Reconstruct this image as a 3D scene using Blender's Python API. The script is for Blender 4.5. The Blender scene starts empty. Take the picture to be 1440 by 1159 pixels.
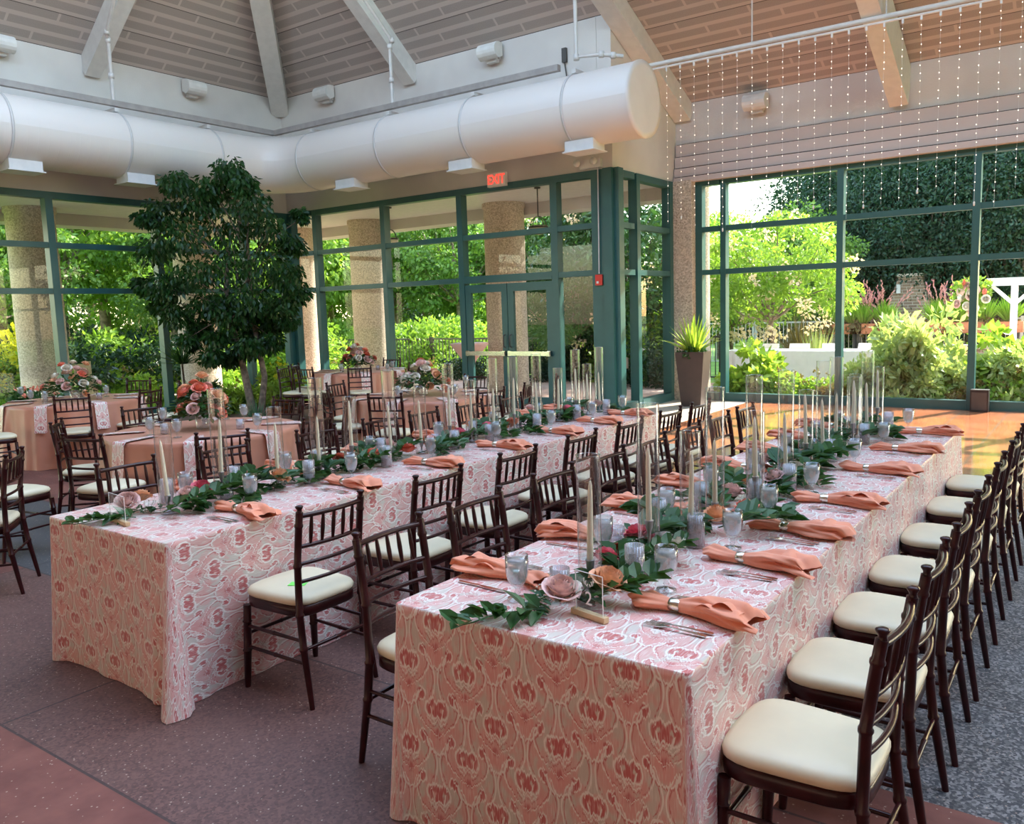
import bpy, math, random
from mathutils import Vector, Matrix
R = random.Random(7)
PI = math.pi
SC = bpy.context.scene
COL = SC.collection

# ---------------------------------------------------------------- camera (focal length in pixels of a 1440 px wide frame)
F = 1174.217
YAW, PIT, ROL, CH = -0.624421687, 0.121055607, -0.0322441276, 1.72
cy_, sy_, cp_, sp_ = math.cos(YAW), math.sin(YAW), math.cos(PIT), math.sin(PIT)
FW = Vector((sy_*cp_, cy_*cp_, -sp_)); RT = Vector((cy_, -sy_, 0)); UP = RT.cross(FW)
c_, s_ = math.cos(ROL), math.sin(ROL)
R2 = c_*RT + s_*UP; U2 = -s_*RT + c_*UP
cam = bpy.data.cameras.new('camera'); camo = bpy.data.objects.new('camera', cam); COL.objects.link(camo)
cam.sensor_width = 36; cam.lens = F/1440*36; cam.clip_end = 400
m = Matrix((R2, U2, -FW)).transposed().to_4x4(); m.translation = (0, 0, CH)
camo.matrix_world = m; SC.camera = camo

def ray(x, y):
    return R2*((x-720)/F) - U2*((y-579.5)/F) + FW
def at_z(x, y, z=0.0):
    d = ray(x, y); t = (z-CH)/d.z; return Vector((0, 0, CH)) + d*t
def at_y(x, y, Y):
    d = ray(x, y); return Vector((0, 0, CH)) + d*(Y/d.y)
def at_x(x, y, X):
    d = ray(x, y); return Vector((0, 0, CH)) + d*(X/d.x)

# ---------------------------------------------------------------- mesh helper
class MB:
    def __init__(s): s.v = []; s.f = []; s.uv = []; s.sm = []; s.mi = []; s.useuv = False
    def add(s, vs, fs, uvs=None, smooth=False, mi=0):
        o = len(s.v); s.v += [tuple(p) for p in vs]
        for k, f in enumerate(fs):
            s.f.append(tuple(i+o for i in f)); s.sm.append(smooth); s.mi.append(mi)
            if uvs: s.uv.append([uvs[i] for i in f]); s.useuv = True
            else: s.uv.append([(0, 0)]*len(f))
    def box(s, x0, y0, z0, x1, y1, z1, mi=0):
        v = [(x, y, z) for x in (x0, x1) for y in (y0, y1) for z in (z0, z1)]
        s.add(v, [(0, 1, 3, 2), (4, 6, 7, 5), (0, 4, 5, 1), (2, 3, 7, 6), (0, 2, 6, 4), (1, 5, 7, 3)], mi=mi)
    def obox(s, p, q, wx, wz, up=(0, 0, 1), mi=0):
        p = Vector(p); q = Vector(q); d = (q-p).normalized(); a = d.cross(Vector(up)).normalized(); b = a.cross(d)
        v = []
        for c in (p, q):
            for i, j in ((-1, -1), (1, -1), (1, 1), (-1, 1)): v.append(c + a*(i*wx/2) + b*(j*wz/2))
        s.add(v, [(0, 1, 2, 3), (7, 6, 5, 4), (0, 4, 5, 1), (1, 5, 6, 2), (2, 6, 7, 3), (3, 7, 4, 0)], mi=mi)
    def tube(s, pts, rad, n=8, cap=True, mi=0):
        pts = [Vector(p) for p in pts]; k = len(pts)
        rad = rad if isinstance(rad, (list, tuple)) else [rad]*k
        vs = []; a = None
        for i, p in enumerate(pts):
            d = (pts[min(i+1, k-1)] - pts[max(i-1, 0)]).normalized()
            if a is None: a = d.orthogonal().normalized()
            a = (a - d*a.dot(d)).normalized(); b = d.cross(a)
            for j in range(n):
                t = 2*PI*j/n; vs.append(p + (a*math.cos(t) + b*math.sin(t))*rad[i])
        fs = [(i*n+j, i*n+(j+1) % n, (i+1)*n+(j+1) % n, (i+1)*n+j) for i in range(k-1) for j in range(n)]
        s.add(vs, fs, smooth=True, mi=mi)
        if cap: s.add(vs[:n][::-1], [tuple(range(n))], mi=mi); s.add(vs[-n:], [tuple(range(n))], mi=mi)
    def lathe(s, prof, n=16, o=(0, 0, 0), mod=None, mi=0, smooth=True):
        vs = []
        for r, z in prof:
            for j in range(n):
                t = 2*PI*j/n; rr = r*(mod(t, z) if mod else 1)
                vs.append((o[0]+rr*math.cos(t), o[1]+rr*math.sin(t), o[2]+z))
        k = len(prof)
        fs = [(i*n+j, i*n+(j+1) % n, (i+1)*n+(j+1) % n, (i+1)*n+j) for i in range(k-1) for j in range(n)]
        s.add(vs, fs, smooth=smooth, mi=mi)
    def grid(s, fn, nu, nv, uvfn=None, smooth=True, mi=0):
        vs = [fn(i/nu, j/nv) for j in range(nv+1) for i in range(nu+1)]
        uv = [uvfn(i/nu, j/nv) for j in range(nv+1) for i in range(nu+1)] if uvfn else None
        fs = [(j*(nu+1)+i, j*(nu+1)+i+1, (j+1)*(nu+1)+i+1, (j+1)*(nu+1)+i) for j in range(nv) for i in range(nu)]
        s.add(vs, fs, uv, smooth, mi)
    def leaf(s, p, d, up, L, W, mi=0, bend=.15):
        p = Vector(p); d = Vector(d).normalized(); a = d.cross(Vector(up))
        a = a.normalized() if a.length > 1e-4 else d.orthogonal().normalized()
        n = a.cross(d)
        q1 = p + d*L*.30; q2 = p + d*L*.66 - n*bend*L*.15
        s.add([p, q1 + a*W*.46 + n*bend*W, q2 + a*W*.40 + n*bend*W*.8, p + d*L - n*bend*L*.5, q2 - a*W*.40 + n*bend*W*.8, q1 - a*W*.46 + n*bend*W, q1 - n*bend*W*.25, q2 - n*bend*W*.25],
              [(0, 1, 6), (1, 2, 7, 6), (2, 3, 7), (3, 4, 7), (4, 5, 6, 7), (5, 0, 6)], mi=mi)
    def build(s, name, mat, parent=None, loc=None, **kw):
        me = bpy.data.meshes.new(name); me.from_pydata(s.v, [], s.f)
        me.polygons.foreach_set('use_smooth', s.sm)
        mats = mat if isinstance(mat, (list, tuple)) else [mat]
        for m_ in mats: me.materials.append(m_)
        if len(mats) > 1: me.polygons.foreach_set('material_index', s.mi)
        if s.useuv:
            l = me.uv_layers.new(name='UVMap'); l.data.foreach_set('uv', [c for f in s.uv for p in f for c in p])
        me.update()
        o = bpy.data.objects.new(name, me); COL.objects.link(o)
        if parent: o.parent = parent
        if loc: o.location = loc
        for k, v in kw.items(): o[k] = v
        return o

def tag(o, label, cat, group=None, kind=None):
    o['label'] = label; o['category'] = cat
    if group: o['group'] = group
    elif 'group' in o: del o['group']
    if kind: o['kind'] = kind
    return o
def empty(name, loc=(0, 0, 0), rz=0):
    o = bpy.data.objects.new(name, None); COL.objects.link(o); o.location = loc; o.rotation_euler = (0, 0, rz)
    o.empty_display_size = .1; return o
def copy_tree(o, parent=None):
    c = o.copy(); COL.objects.link(c)
    if parent: c.parent = parent
    for ch in list(o.children): copy_tree(ch, c)
    return c
used = {}
def inst(proto, loc, rz=0, scale=None, label=None, cat=None, group=None, rot=None):
    """the prototype itself the first time, copies of it and of its parts after that"""
    o = proto if proto.name not in used else copy_tree(proto)
    used[proto.name] = 1
    o.location = loc; o.rotation_euler = rot if rot else (0, 0, rz)
    if scale: o.scale = scale if isinstance(scale, (list, tuple)) else (scale,)*3
    if label: tag(o, label, cat, group)
    return o
def struct(o): o['kind'] = 'structure'; return o
ORD = ['first', 'second', 'third', 'fourth', 'fifth', 'sixth', 'seventh', 'eighth', 'ninth', 'tenth', 'eleventh', 'twelfth',
       'thirteenth', 'fourteenth', 'fifteenth', 'sixteenth', 'seventeenth', 'eighteenth', 'nineteenth', 'twentieth'
       ]
ORD += ['twenty-'+w for w in ORD[:9]]+['thirtieth']+['thirty-'+w for w in ORD[:9]]+['fortieth']+['forty-'+w for w in ORD[:9]]

# ---------------------------------------------------------------- node maths
class NT:
    def __init__(s, mat): s.t = mat.node_tree; s.n = s.t.nodes
    def new(s, typ, **kw):
        nd = s.n.new(typ)
        for k, v in kw.items(): setattr(nd, k, v)
        return nd
    def link(s, a, b): s.t.links.new(a, b)
class X:
    """a float socket or a number, with arithmetic"""
    def __init__(s, nt, v): s.nt = nt; s.v = v
    def op(s, o, *a):
        nd = s.nt.new('ShaderNodeMath', operation=o)
        for i, q in enumerate((s,)+a):
            q = q.v if isinstance(q, X) else q
            if isinstance(q, (int, float)): nd.inputs[i].default_value = q
            else: s.nt.link(q, nd.inputs[i])
        return X(s.nt, nd.outputs[0])
    def __add__(s, o): return s.op('ADD', o)
    def __sub__(s, o): return s.op('SUBTRACT', o)
    def __mul__(s, o): return s.op('MULTIPLY', o)
    def __truediv__(s, o): return s.op('DIVIDE', o)
    def abs(s): return s.op('ABSOLUTE')
    def fract(s): return s.op('FRACT')
    def floor(s): return s.op('FLOOR')
    def lt(s, o): return s.op('LESS_THAN', o)
    def gt(s, o): return s.op('GREATER_THAN', o)
    def min(s, o): return s.op('MINIMUM', o)
    def max(s, o): return s.op('MAXIMUM', o)
    def step(s, a, b):
        nd = s.nt.new('ShaderNodeMapRange', interpolation_type='SMOOTHSTEP')
        s.nt.link(s.v, nd.inputs[0]); nd.inputs[1].default_value = a; nd.inputs[2].default_value = b
        return X(s.nt, nd.outputs[0])
def mixc(nt, fac, a, b, typ='MIX'):
    nd = nt.new('ShaderNodeMix', data_type='RGBA', blend_type=typ)
    for i, q in ((0, fac), (6, a), (7, b)):
        q = q.v if isinstance(q, X) else q
        if isinstance(q, (int, float)): nd.inputs[i].default_value = q
        elif isinstance(q, (tuple, list)): nd.inputs[i].default_value = (*q[:3], 1)
        else: nt.link(q, nd.inputs[i])
    return nd.outputs[2]
def noise(nt, vec, scale, detail=2, rough=.5, out=0):
    nd = nt.new('ShaderNodeTexNoise'); nd.inputs['Scale'].default_value = scale
    nd.inputs['Detail'].default_value = detail; nd.inputs['Roughness'].default_value = rough
    if vec is not None: nt.link(vec, nd.inputs['Vector'])
    return X(nt, nd.outputs[out])
def coords(nt, kind='Object'):
    nd = nt.new('ShaderNodeTexCoord'); return nd.outputs[kind]
def xyz(nt, vec):
    nd = nt.new('ShaderNodeSeparateXYZ'); nt.link(vec, nd.inputs[0]); return [X(nt, nd.outputs[i]) for i in range(3)]
def comb(nt, a, b, c=0.0):
    nd = nt.new('ShaderNodeCombineXYZ')
    for i, q in enumerate((a, b, c)):
        q = q.v if isinstance(q, X) else q
        if isinstance(q, (int, float)): nd.inputs[i].default_value = q
        else: nt.link(q, nd.inputs[i])
    return nd.outputs[0]
def bump(nt, bsdf, h, strength=.3, dist=.01):
    nd = nt.new('ShaderNodeBump'); nd.inputs['Strength'].default_value = strength; nd.inputs['Distance'].default_value = dist
    nt.link(h.v if isinstance(h, X) else h, nd.inputs['Height']); nt.link(nd.outputs[0], bsdf.inputs['Normal'])
def mat(name, col=(.5, .5, .5), rough=.5, metal=0, spec=.5, coat=0, sheen=0):
    m_ = bpy.data.materials.new(name); m_.use_nodes = True; nt = NT(m_)
    b = nt.n['Principled BSDF']; b.inputs['Base Color'].default_value = (*col, 1)
    b.inputs['Roughness'].default_value = rough; b.inputs['Metallic'].default_value = metal
    b.inputs['Specular IOR Level'].default_value = spec; b.inputs['Coat Weight'].default_value = coat
    b.inputs['Sheen Weight'].default_value = sheen
    return m_, nt, b
def simple(name, col, rough=.5, var=.12, scale=8, **kw):
    """plain material with a soft procedural variation of its colour"""
    m_, nt, b = mat(name, col, rough, **kw)
    n = noise(nt, coords(nt), scale, 3)
    c = mixc(nt, n.step(.3, .7), tuple(q*(1-var) for q in col), tuple(min(1, q*(1+var)) for q in col))
    nt.link(c, b.inputs['Base Color']); return m_

# glass: mostly see-through, mirror-like towards grazing angles
def glassmat(name, tint=(.96, .98, .97), ior=1.5, rough=0.0, extra=0.0, frost=0.0, fcol=(.9, .9, .9), pw=5.0):
    m_ = bpy.data.materials.new(name); m_.use_nodes = True; nt = NT(m_); nt.n.clear()
    out = nt.new('ShaderNodeOutputMaterial'); tr = nt.new('ShaderNodeBsdfTransparent'); gl = nt.new('ShaderNodeBsdfGlossy')
    tr.inputs[0].default_value = (*tint, 1); gl.inputs['Roughness'].default_value = rough
    fr = nt.new('ShaderNodeLayerWeight'); fr.inputs[0].default_value = .5   # Schlick's curve, same from both sides
    f0 = ((ior-1)/(ior+1))**2
    fac = X(nt, fr.outputs[1]).op('POWER', pw)*(1-f0) + (f0+extra)
    mx = nt.new('ShaderNodeMixShader'); nt.link(fac.v, mx.inputs[0]); nt.link(tr.outputs[0], mx.inputs[1]); nt.link(gl.outputs[0], mx.inputs[2])
    last = mx.outputs[0]
    if frost:
        df = nt.new('ShaderNodeBsdfDiffuse'); df.inputs[0].default_value = (*fcol, 1)
        tl = nt.new('ShaderNodeBsdfTranslucent'); tl.inputs[0].default_value = (*fcol, 1)
        m1 = nt.new('ShaderNodeMixShader'); nt.link(df.outputs[0], m1.inputs[1]); nt.link(tl.outputs[0], m1.inputs[2])
        m2 = nt.new('ShaderNodeMixShader'); m2.inputs[0].default_value = frost; nt.link(last, m2.inputs[1]); nt.link(m1.outputs[0], m2.inputs[2]); last = m2.outputs[0]
    nt.link(last, out.inputs[0]); return m_

def leafmat(name, c1, c2, trans=.45, rough=.45, scale=1.3):
    m_ = bpy.data.materials.new(name); m_.use_nodes = True; nt = NT(m_); b = nt.n['Principled BSDF']; out = nt.n['Material Output']
    n = noise(nt, coords(nt), scale, 4, .7); g = nt.new('ShaderNodeNewGeometry')
    f = (n.step(.3, .7)*.6 + X(nt, g.outputs['Random Per Island'])*.4)
    c = mixc(nt, f, c1, c2); nt.link(c, b.inputs['Base Color']); b.inputs['Roughness'].default_value = rough
    b.inputs['Specular IOR Level'].default_value = .35
    tl = nt.new('ShaderNodeBsdfTranslucent'); cc = mixc(nt, 1.0, c, (1.0, 1.0, .45), 'MULTIPLY'); nt.link(cc, tl.inputs[0])
    mx = nt.new('ShaderNodeMixShader'); mx.inputs[0].default_value = trans
    nt.link(b.outputs[0], mx.inputs[1]); nt.link(tl.outputs[0], mx.inputs[2]); nt.link(mx.outputs[0], out.inputs[0])
    return m_

# ---------------------------------------------------------------- materials
def ikat(name, bg, pink, red, cream, sheen=.0, rough=.5):
    """woven ikat: mirrored curls, spears and washes in a half-drop repeat, edges feathered along the warp"""
    m_, nt, b = mat(name, bg, rough)
    uvn = coords(nt, 'UV'); u, v, _ = xyz(nt, uvn); u = u*1.16; v = v*1.16
    jag = noise(nt, comb(nt, u*120, v*7), 1, 1, .5); jag2 = noise(nt, comb(nt, u*300, v*9), 1, 0)
    blot = noise(nt, comb(nt, u*14, v*8), 1, 2, .6)
    streak = noise(nt, comb(nt, u*300, v*16), 1, 1)
    wob = noise(nt, comb(nt, u*9, v*9), 1, 1)
    v2 = v + (jag-.5)*.036 + (jag2-.5)*.016
    Pp, Q = .27, .34
    line = lambda f, w: f.abs().op('MULTIPLY', -1).step(-w*1.5, -w*.6)
    area = lambda f, w=.003: f.op('MULTIPLY', -1).step(-w, w)
    dist = lambda a, y, ca, cy, ky=1.0: ((a-ca)*(a-ca) + (y-cy)*(y-cy)*ky).op('SQRT')
    acc = {}
    def put(k, m): acc[k] = m if k not in acc else acc[k].max(m)
    for ou, ov in ((0.0, 0.0), (.5, .5)):
        a = ((u/Pp+ou).fract()-.5).abs()*Pp + (wob-.5)*.012
        y = ((v2/Q+ov).fract()-.5)*Q
        d = dist(a, y, .021, .025, .75)
        put('red', area((d-.017).abs()-.0095)*(y.gt(-.005)).max(area(d-.004)))
        put('red', area(dist(a, y, .007, .002, .5)-.012))
        put('cream', line(d-.033, .0032)); put('cream2', line(a-.0225-(y-.0)*.25, .0028)*y.gt(-.028)*y.lt(.027))
        put('cream', line(y+.040-(a-.020).abs()*1.1, .0030)*a.lt(.046)); put('dark', line(y+.052-(a-.020).abs()*1.1, .0022)*a.lt(.05))
        # flame wash under the heart
        w_ = dist(a, y, 0.0, -.098, .85)
        put('wash', area(w_-.042, .010)); put('cream', line(w_-.050, .0030)*y.lt(-.09)); put('dark', line(w_-.058, .0022)*y.lt(-.085))
        put('red', area(dist(a, y, .0, -.075, .6)-.014, .006)*.8)
        # scroll at the shoulder with its long tail
        s_ = dist(a, y, .074, .078, .8)
        put('red', area(s_-.0165)); put('cream', line(s_-.0215, .0026)*a.lt(.080))
        tl = a-.100+(y-.030)*(y-.030)*7.5
        put('cream', line(tl, .0030)*y.gt(-.085)*y.lt(.095)); put('dark', line(tl+.008, .0020)*y.gt(-.085)*y.lt(.09))
        put('wash', area(dist(a, y, .060, -.03, .45)-.021, .008)*.8)
        # spears between the columns
        e_ = (a*-1+.135)
        put('cream', line(e_-.006-(y+.03)*(y+.03)*3.2, .0026)*y.gt(-.13)*y.lt(.07)); put('dark', line(e_-.014-(y+.03)*(y+.03)*4.5, .0020)*y.gt(-.1)*y.lt(.05))
        put('wash', area(dist(a, y, .128, .055, .4)-.014, .006)*.7)
    c = mixc(nt, blot.step(.40, .56)*.68, bg, pink)
    c = mixc(nt, acc['wash']*(jag*.6+.55).min(1.0)*.85, c, pink)
    c = mixc(nt, acc['dark']*.8, c, red)
    c = mixc(nt, acc['red']*(blot.step(.15, .45)*.35+.6), c, red)
    c = mixc(nt, acc['cream'].max(acc['cream2'])*.95, c, cream)
    c = mixc(nt, streak.step(.50, .70)*.42, c, cream)
    nt.link(c, b.inputs['Base Color'])
    b.inputs['Sheen Weight'].default_value = sheen; b.inputs['Sheen Roughness'].default_value = .4
    w = noise(nt, uvn, 900, 0); bump(nt, b, w, .08, .001)
    return m_
M = {}
M['ikat'] = ikat('ikat_linen', (.70, .63, .54), (.82, .39, .35), (.60, .14, .13), (.95, .90, .83), .2, .36)
M['salmon'] = simple('salmon_satin', (.60, .25, .155), .40, .06, 3, sheen=.08)
M['napkin'] = simple('coral_napkin', (.86, .31, .17), .65, .06, 14, sheen=.3)
M['mahog'] = simple('mahogany_lacquer', (.030, .0035, .004), .30, .35, 12, coat=.06, spec=.32)
M['ivory'] = simple('ivory_vinyl', (.80, .72, .50), .42, .03, 6)
M['silver'], _, _ = mat('polished_silver', (.75, .74, .72), .16, 1)
M['gold'], _, _ = mat('ring_metal', (.85, .80, .68), .22, 1)
M['pewter'], _, _ = mat('pewter', (.42, .41, .42), .35, .8)
M['candle'] = simple('ivory_wax', (.93, .88, .68), .45, .03)
M['glass'] = glassmat('clear_glass', (.95, .965, .96), 1.5, 0.03, .055, pw=2.0)
M['goblet'] = glassmat('goblet_glass', (.95, .97, .97), 1.5, .03, .06, pw=2.4)
M['water'] = glassmat('iced_water', (.9, .93, .95), 1.33, .15, .03, .40, (.90, .92, .94), pw=3)
M['ribbed'] = glassmat('ribbed_glass', (.93, .92, .93), 1.5, .08, .10, .20, (.92, .86, .88), pw=2.2)
M['pane'] = glassmat('window_glass', (.94, .965, .95), 1.36)
M['acrylic'] = glassmat('acrylic', (.95, .97, .97), 1.5, 0, .04)
M['teal'] = simple('teal_painted_metal', (.028, .105, .10), .35, .06, 4)
M['white_paint'] = simple('white_paint', (.72, .70, .67), .5, .04)
M['duct'] = simple('duct_paint', (.78, .71, .64), .38, .03, 3)
M['steel'] = simple('painted_pipe', (.66, .63, .60), .4, .04)
M['darkmetal'] = simple('dark_bronze', (.06, .055, .05), .4, .1)
M['red'], _, _ = mat('alarm_red', (.6, .02, .02), .35)
M['black'] = simple('black_plastic', (.02, .018, .018), .4, .2)
M['lime'], _, _ = mat('green_card', (.22, .9, .13), .6)
M['terracotta'] = simple('terracotta', (.62, .22, .10), .7, .15)
M['soil'] = simple('dark_soil', (.05, .035, .025), .9, .4, 20)
M['bark'] = simple('bark', (.20, .15, .11), .85, .4, 14)
M['wood'] = simple('pale_wood', (.62, .45, .25), .55, .15, 20)
M['letter'], _, _ = mat('white_lettering', (.9, .9, .88), .5)
M['cloth_white'] = simple('white_cloth', (.85, .82, .82), .7, .03)
M['pinkcloth'] = simple('pink_stretch_cloth', (.75, .48, .44), .6, .05)
for k, c in dict(rose_coral=(.85, .27, .18), rose_pink=(.80, .16, .22), rose_blush=(.86, .58, .52), rose_peach=(.90, .48, .28),
                 rose_cream=(.86, .78, .66), rose_rust=(.60, .13, .07)).items():
    M[k] = simple(k, c, .6, .18, 60)
M['leaf_dark'] = leafmat('dark_green_leaves', (.022, .075, .022), (.065, .17, .045), .25, .35, 9)
M['leaf_sage'] = leafmat('sage_leaves', (.05, .13, .07), (.12, .24, .13), .25, .5, 9)
M['leaf_ficus'] = leafmat('ficus_leaves', (.012, .045, .014), (.04, .12, .025), .35, .3)
M['leaf_tree'] = leafmat('tree_leaves', (.12, .26, .03), (.42, .60, .13), .55)
M['leaf_mid'] = leafmat('shaded_tree_leaves', (.06, .15, .025), (.25, .42, .09), .45)  # darker copy of the tree leaves, shade put into the colour
M['leaf_lime'] = leafmat('lime_leaves', (.22, .40, .05), (.50, .62, .14), .5)
M['leaf_yellow'] = leafmat('yellow_leaves', (.55, .55, .03), (.8, .72, .06), .5)
M['leaf_ever'] = leafmat('evergreen_leaves', (.012, .04, .022), (.04, .095, .04), .25)
M['leaf_varieg'] = leafmat('pale_leaves', (.30, .44, .16), (.72, .76, .42), .5)
M['leaf_bronze'] = leafmat('bronze_leaves', (.16, .12, .05), (.40, .30, .12), .4)
M['bloom_white'] = leafmat('white_blossom', (.75, .62, .48), (.85, .68, .58), .4)
M['bloom_pink'] = leafmat('pink_plumes', (.62, .22, .26), (.8, .45, .42), .4)
M['grass'] = leafmat('lawn_grass', (.15, .36, .03), (.42, .62, .08), .3)

def wallmat():
    m_, nt, b = mat('plaster', (.62, .59, .57), .85)
    n = noise(nt, coords(nt), 40, 4, .7); n2 = noise(nt, coords(nt), .9, 3)
    c = mixc(nt, n2.step(.3, .7), (.60, .56, .53), (.70, .66, .62)); nt.link(c, b.inputs['Base Color'])
    bump(nt, b, n, .35, .006); return m_
M['plaster'] = wallmat()
def pebbled():
    m_, nt, b = mat('pebbled_concrete', (.5, .4, .3), .85)
    co = coords(nt); v = nt.new('ShaderNodeTexVoronoi'); v.inputs['Scale'].default_value = 45; nt.link(co, v.inputs['Vector'])
    r = xyz(nt, v.outputs['Color'])[0]
    c = mixc(nt, r, (.34, .27, .20), (.74, .62, .49)); n = noise(nt, co, 3, 3)
    c = mixc(nt, n.step(.3, .7)*.35, c, (.60, .50, .38)); nt.link(c, b.inputs['Base Color'])
    bump(nt, b, X(nt, v.outputs['Distance']), .4, .01); return m_
M['pebble'] = pebbled()
def deckmat(name, axis, light, dark):
    """acoustic deck: rows of perforated darker fields between plain bands, dark seams"""
    m_, nt, b = mat(name, light, .6)
    u, v, _ = xyz(nt, coords(nt, 'UV'))
    row = (v/.215); rf = row.fract(); rid = row.floor()
    uu = (u/1.15 + (rid*.37).fract()); uf = uu.fract()
    inside = rf.gt(.36)*uf.gt(.035)
    seam = ((v/.645).fract()).lt(.022)
    n = noise(nt, comb(nt, u*90, v*90), 1, 0)
    c = mixc(nt, inside*(n.step(.3, .7)*.25+.75), light, dark)
    c = mixc(nt, seam*.85, c, (.05, .04, .035)); nt.link(c, b.inputs['Base Color']); return m_
M['deck'] = deckmat('acoustic_deck', 0, (.56, .48, .44), (.37, .315, .29))
def siding():
    m_, nt, b = mat('metal_fascia', (.5, .42, .38), .5); return m_
def floormat():
    m_, nt, b = mat('aggregate_floor', (.2, .1, .08), .55)
    co = coords(nt); x, y, _ = xyz(nt, co)
    # joints: across at regular steps in Y, along at regular steps in X
    ya = (y-1.47)/1.19; xa = (x+3.866)/2.4
    yf = ya.fract(); xf = xa.fract()
    j = (yf*1.19).lt(.012).max((xf*2.4).lt(.012))
    cid = noise(nt, comb(nt, xa.floor()*3.1, ya.floor()*5.3, 2.0), 1, 0)
    vo = nt.new('ShaderNodeTexVoronoi'); vo.inputs['Scale'].default_value = 95; nt.link(co, vo.inputs['Vector'])
    vr = xyz(nt, vo.outputs['Color'])
    n1 = noise(nt, co, 2.2, 4, .65); n2 = noise(nt, co, 30, 3, .6)
    speck = vr[0].gt(.95)*X(nt, vo.outputs['Distance']).lt(.35)
    maroon = mixc(nt, vr[1], (.078, .034, .027), (.19, .09, .072))
    maroon = mixc(nt, n1.step(.3, .7)*.5, maroon, (.17, .09, .073))
    grey = mixc(nt, vr[1], (.05, .05, .052), (.30, .28, .265))
    grey = mixc(nt, vr[2].gt(.62)*.8, grey, (.025, .028, .034))
    slate = mixc(nt, n2, (.055, .055, .06), (.10, .095, .095))
    brick = mixc(nt, n1.step(.3, .7), (.15, .045, .033), (.25, .09, .064))
    right = x.gt(-.95)
    c = mixc(nt, right, maroon, grey)
    band = y.lt(1.47)*y.gt(.93)
    band2 = y.lt(2.98)*right
    c = mixc(nt, (band.max(band2))*(1.0), c, brick)
    # a few slabs of slate and red stone on the left
    lt = x.lt(-4.6)
    c = mixc(nt, lt*cid.gt(.56), c, slate); c = mixc(nt, lt*cid.lt(.42)*.8, c, brick)
    c = mixc(nt, speck*.75, c, (.50, .38, .30))
    # pale concrete apron and terracotta dance floor near the far windows
    dance = x.gt(-5.12)*y.gt(7.7)
    tj = ((x/.6).fract()*.6).lt(.03).max(((y/.6).fract()*.6).lt(.03))
    tc = mixc(nt, n1.step(.3, .7), (.50, .165, .07), (.64, .25, .11)); tc = mixc(nt, tj*.55, tc, (.30, .24, .18))
    apron = y.gt(9.0)*x.lt(-5.12)*x.gt(-8.5)
    ap = mixc(nt, n2, (.42, .36, .29), (.58, .50, .41))
    c = mixc(nt, apron.max(y.gt(11.2)*x.lt(-5.12)), c, ap)
    c = mixc(nt, dance, c, tc)
    c = mixc(nt, j*.75*(dance*-1+1), c, (.03, .02, .018)); nt.link(c, b.inputs['Base Color'])
    nt.link((dance*.55).v, b.inputs['Coat Weight']); b.inputs['Coat Roughness'].default_value = .07; b.inputs['Coat IOR'].default_value = 1.8
    rr = X(nt, 1.0)*.0 + (dance*-.40 + .60); nt.link(rr.v, b.inputs['Roughness'])
    bump(nt, b, n2*(dance*-.9+1)+j*-2.0, .22, .004); return m_
M['floor'] = floormat()
def paving():
    m_, nt, b = mat('patio_paving', (.5, .3, .25), .85); co = coords(nt)
    br = nt.new('ShaderNodeTexBrick'); nt.link(co, br.inputs['Vector']); br.inputs['Scale'].default_value = 1
    br.inputs['Brick Width'].default_value = .6; br.inputs['Row Height'].default_value = .3; br.inputs['Mortar Size'].default_value = .01
    br.inputs['Color1'].default_value = (.50, .32, .25, 1); br.inputs['Color2'].default_value = (.58, .40, .32, 1); br.inputs['Mortar'].default_value = (.3, .22, .18, 1)
    nt.link(br.outputs[0], b.inputs['Base Color']); return m_
M['paving'] = paving()
def lawn():
    m_, nt, b = mat('lawn', (.1, .3, .03), .9); n = noise(nt, coords(nt), 1.2, 6, .7)
    nt.link(mixc(nt, n.step(.3, .7), (.13, .27, .03), (.34, .5, .08)), b.inputs['Base Color']); return m_
M['lawn'] = lawn()
def brickmat():
    m_, nt, b = mat('brown_brick', (.3, .2, .15), .85); u, v, w = xyz(nt, coords(nt))
    br = nt.new('ShaderNodeTexBrick'); nt.link(comb(nt, u+v, w), br.inputs['Vector']); br.inputs['Scale'].default_value = 1
    br.inputs['Brick Width'].default_value = .24; br.inputs['Row Height'].default_value = .085; br.inputs['Mortar Size'].default_value = .008
    br.inputs['Color1'].default_value = (.30, .20, .12, 1); br.inputs['Color2'].default_value = (.20, .13, .09, 1); br.inputs['Mortar'].default_value = (.42, .36, .28, 1)
    nt.link(br.outputs[0], b.inputs['Base Color']); return m_
M['brick'] = brickmat()
M['pack'], _, _b = mat('lit_sign', (.9, .85, .8), .5)
m_, nt, b = mat('exit_red', (.8, .05, .03), .5); b.inputs['Emission Color'].default_value = (1, .08, .05, 1); b.inputs['Emission Strength'].default_value = .6; M['exit_red'] = m_
m_, nt, b = mat('fairy_led', (1, .85, .7), .5); b.inputs['Emission Color'].default_value = (1, .86, .72, 1); b.inputs['Emission Strength'].default_value = .9; M['led'] = m_
# ---------------------------------------------------------------- the room
XL, YC, XR, YW = -14.25, 11.9, -6.48, 14.25
HEAD, T1, T2 = 3.83, 3.03, 2.28
b = MB(); b.add([(XL-.1, -9, 0), (7, -9, 0), (7, YW+.05, 0), (XR, YW+.05, 0), (XR, YC+.1, 0), (XL-.1, YC+.1, 0)], [tuple(range(6))])
struct(b.build('floor', M['floor']))

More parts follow.
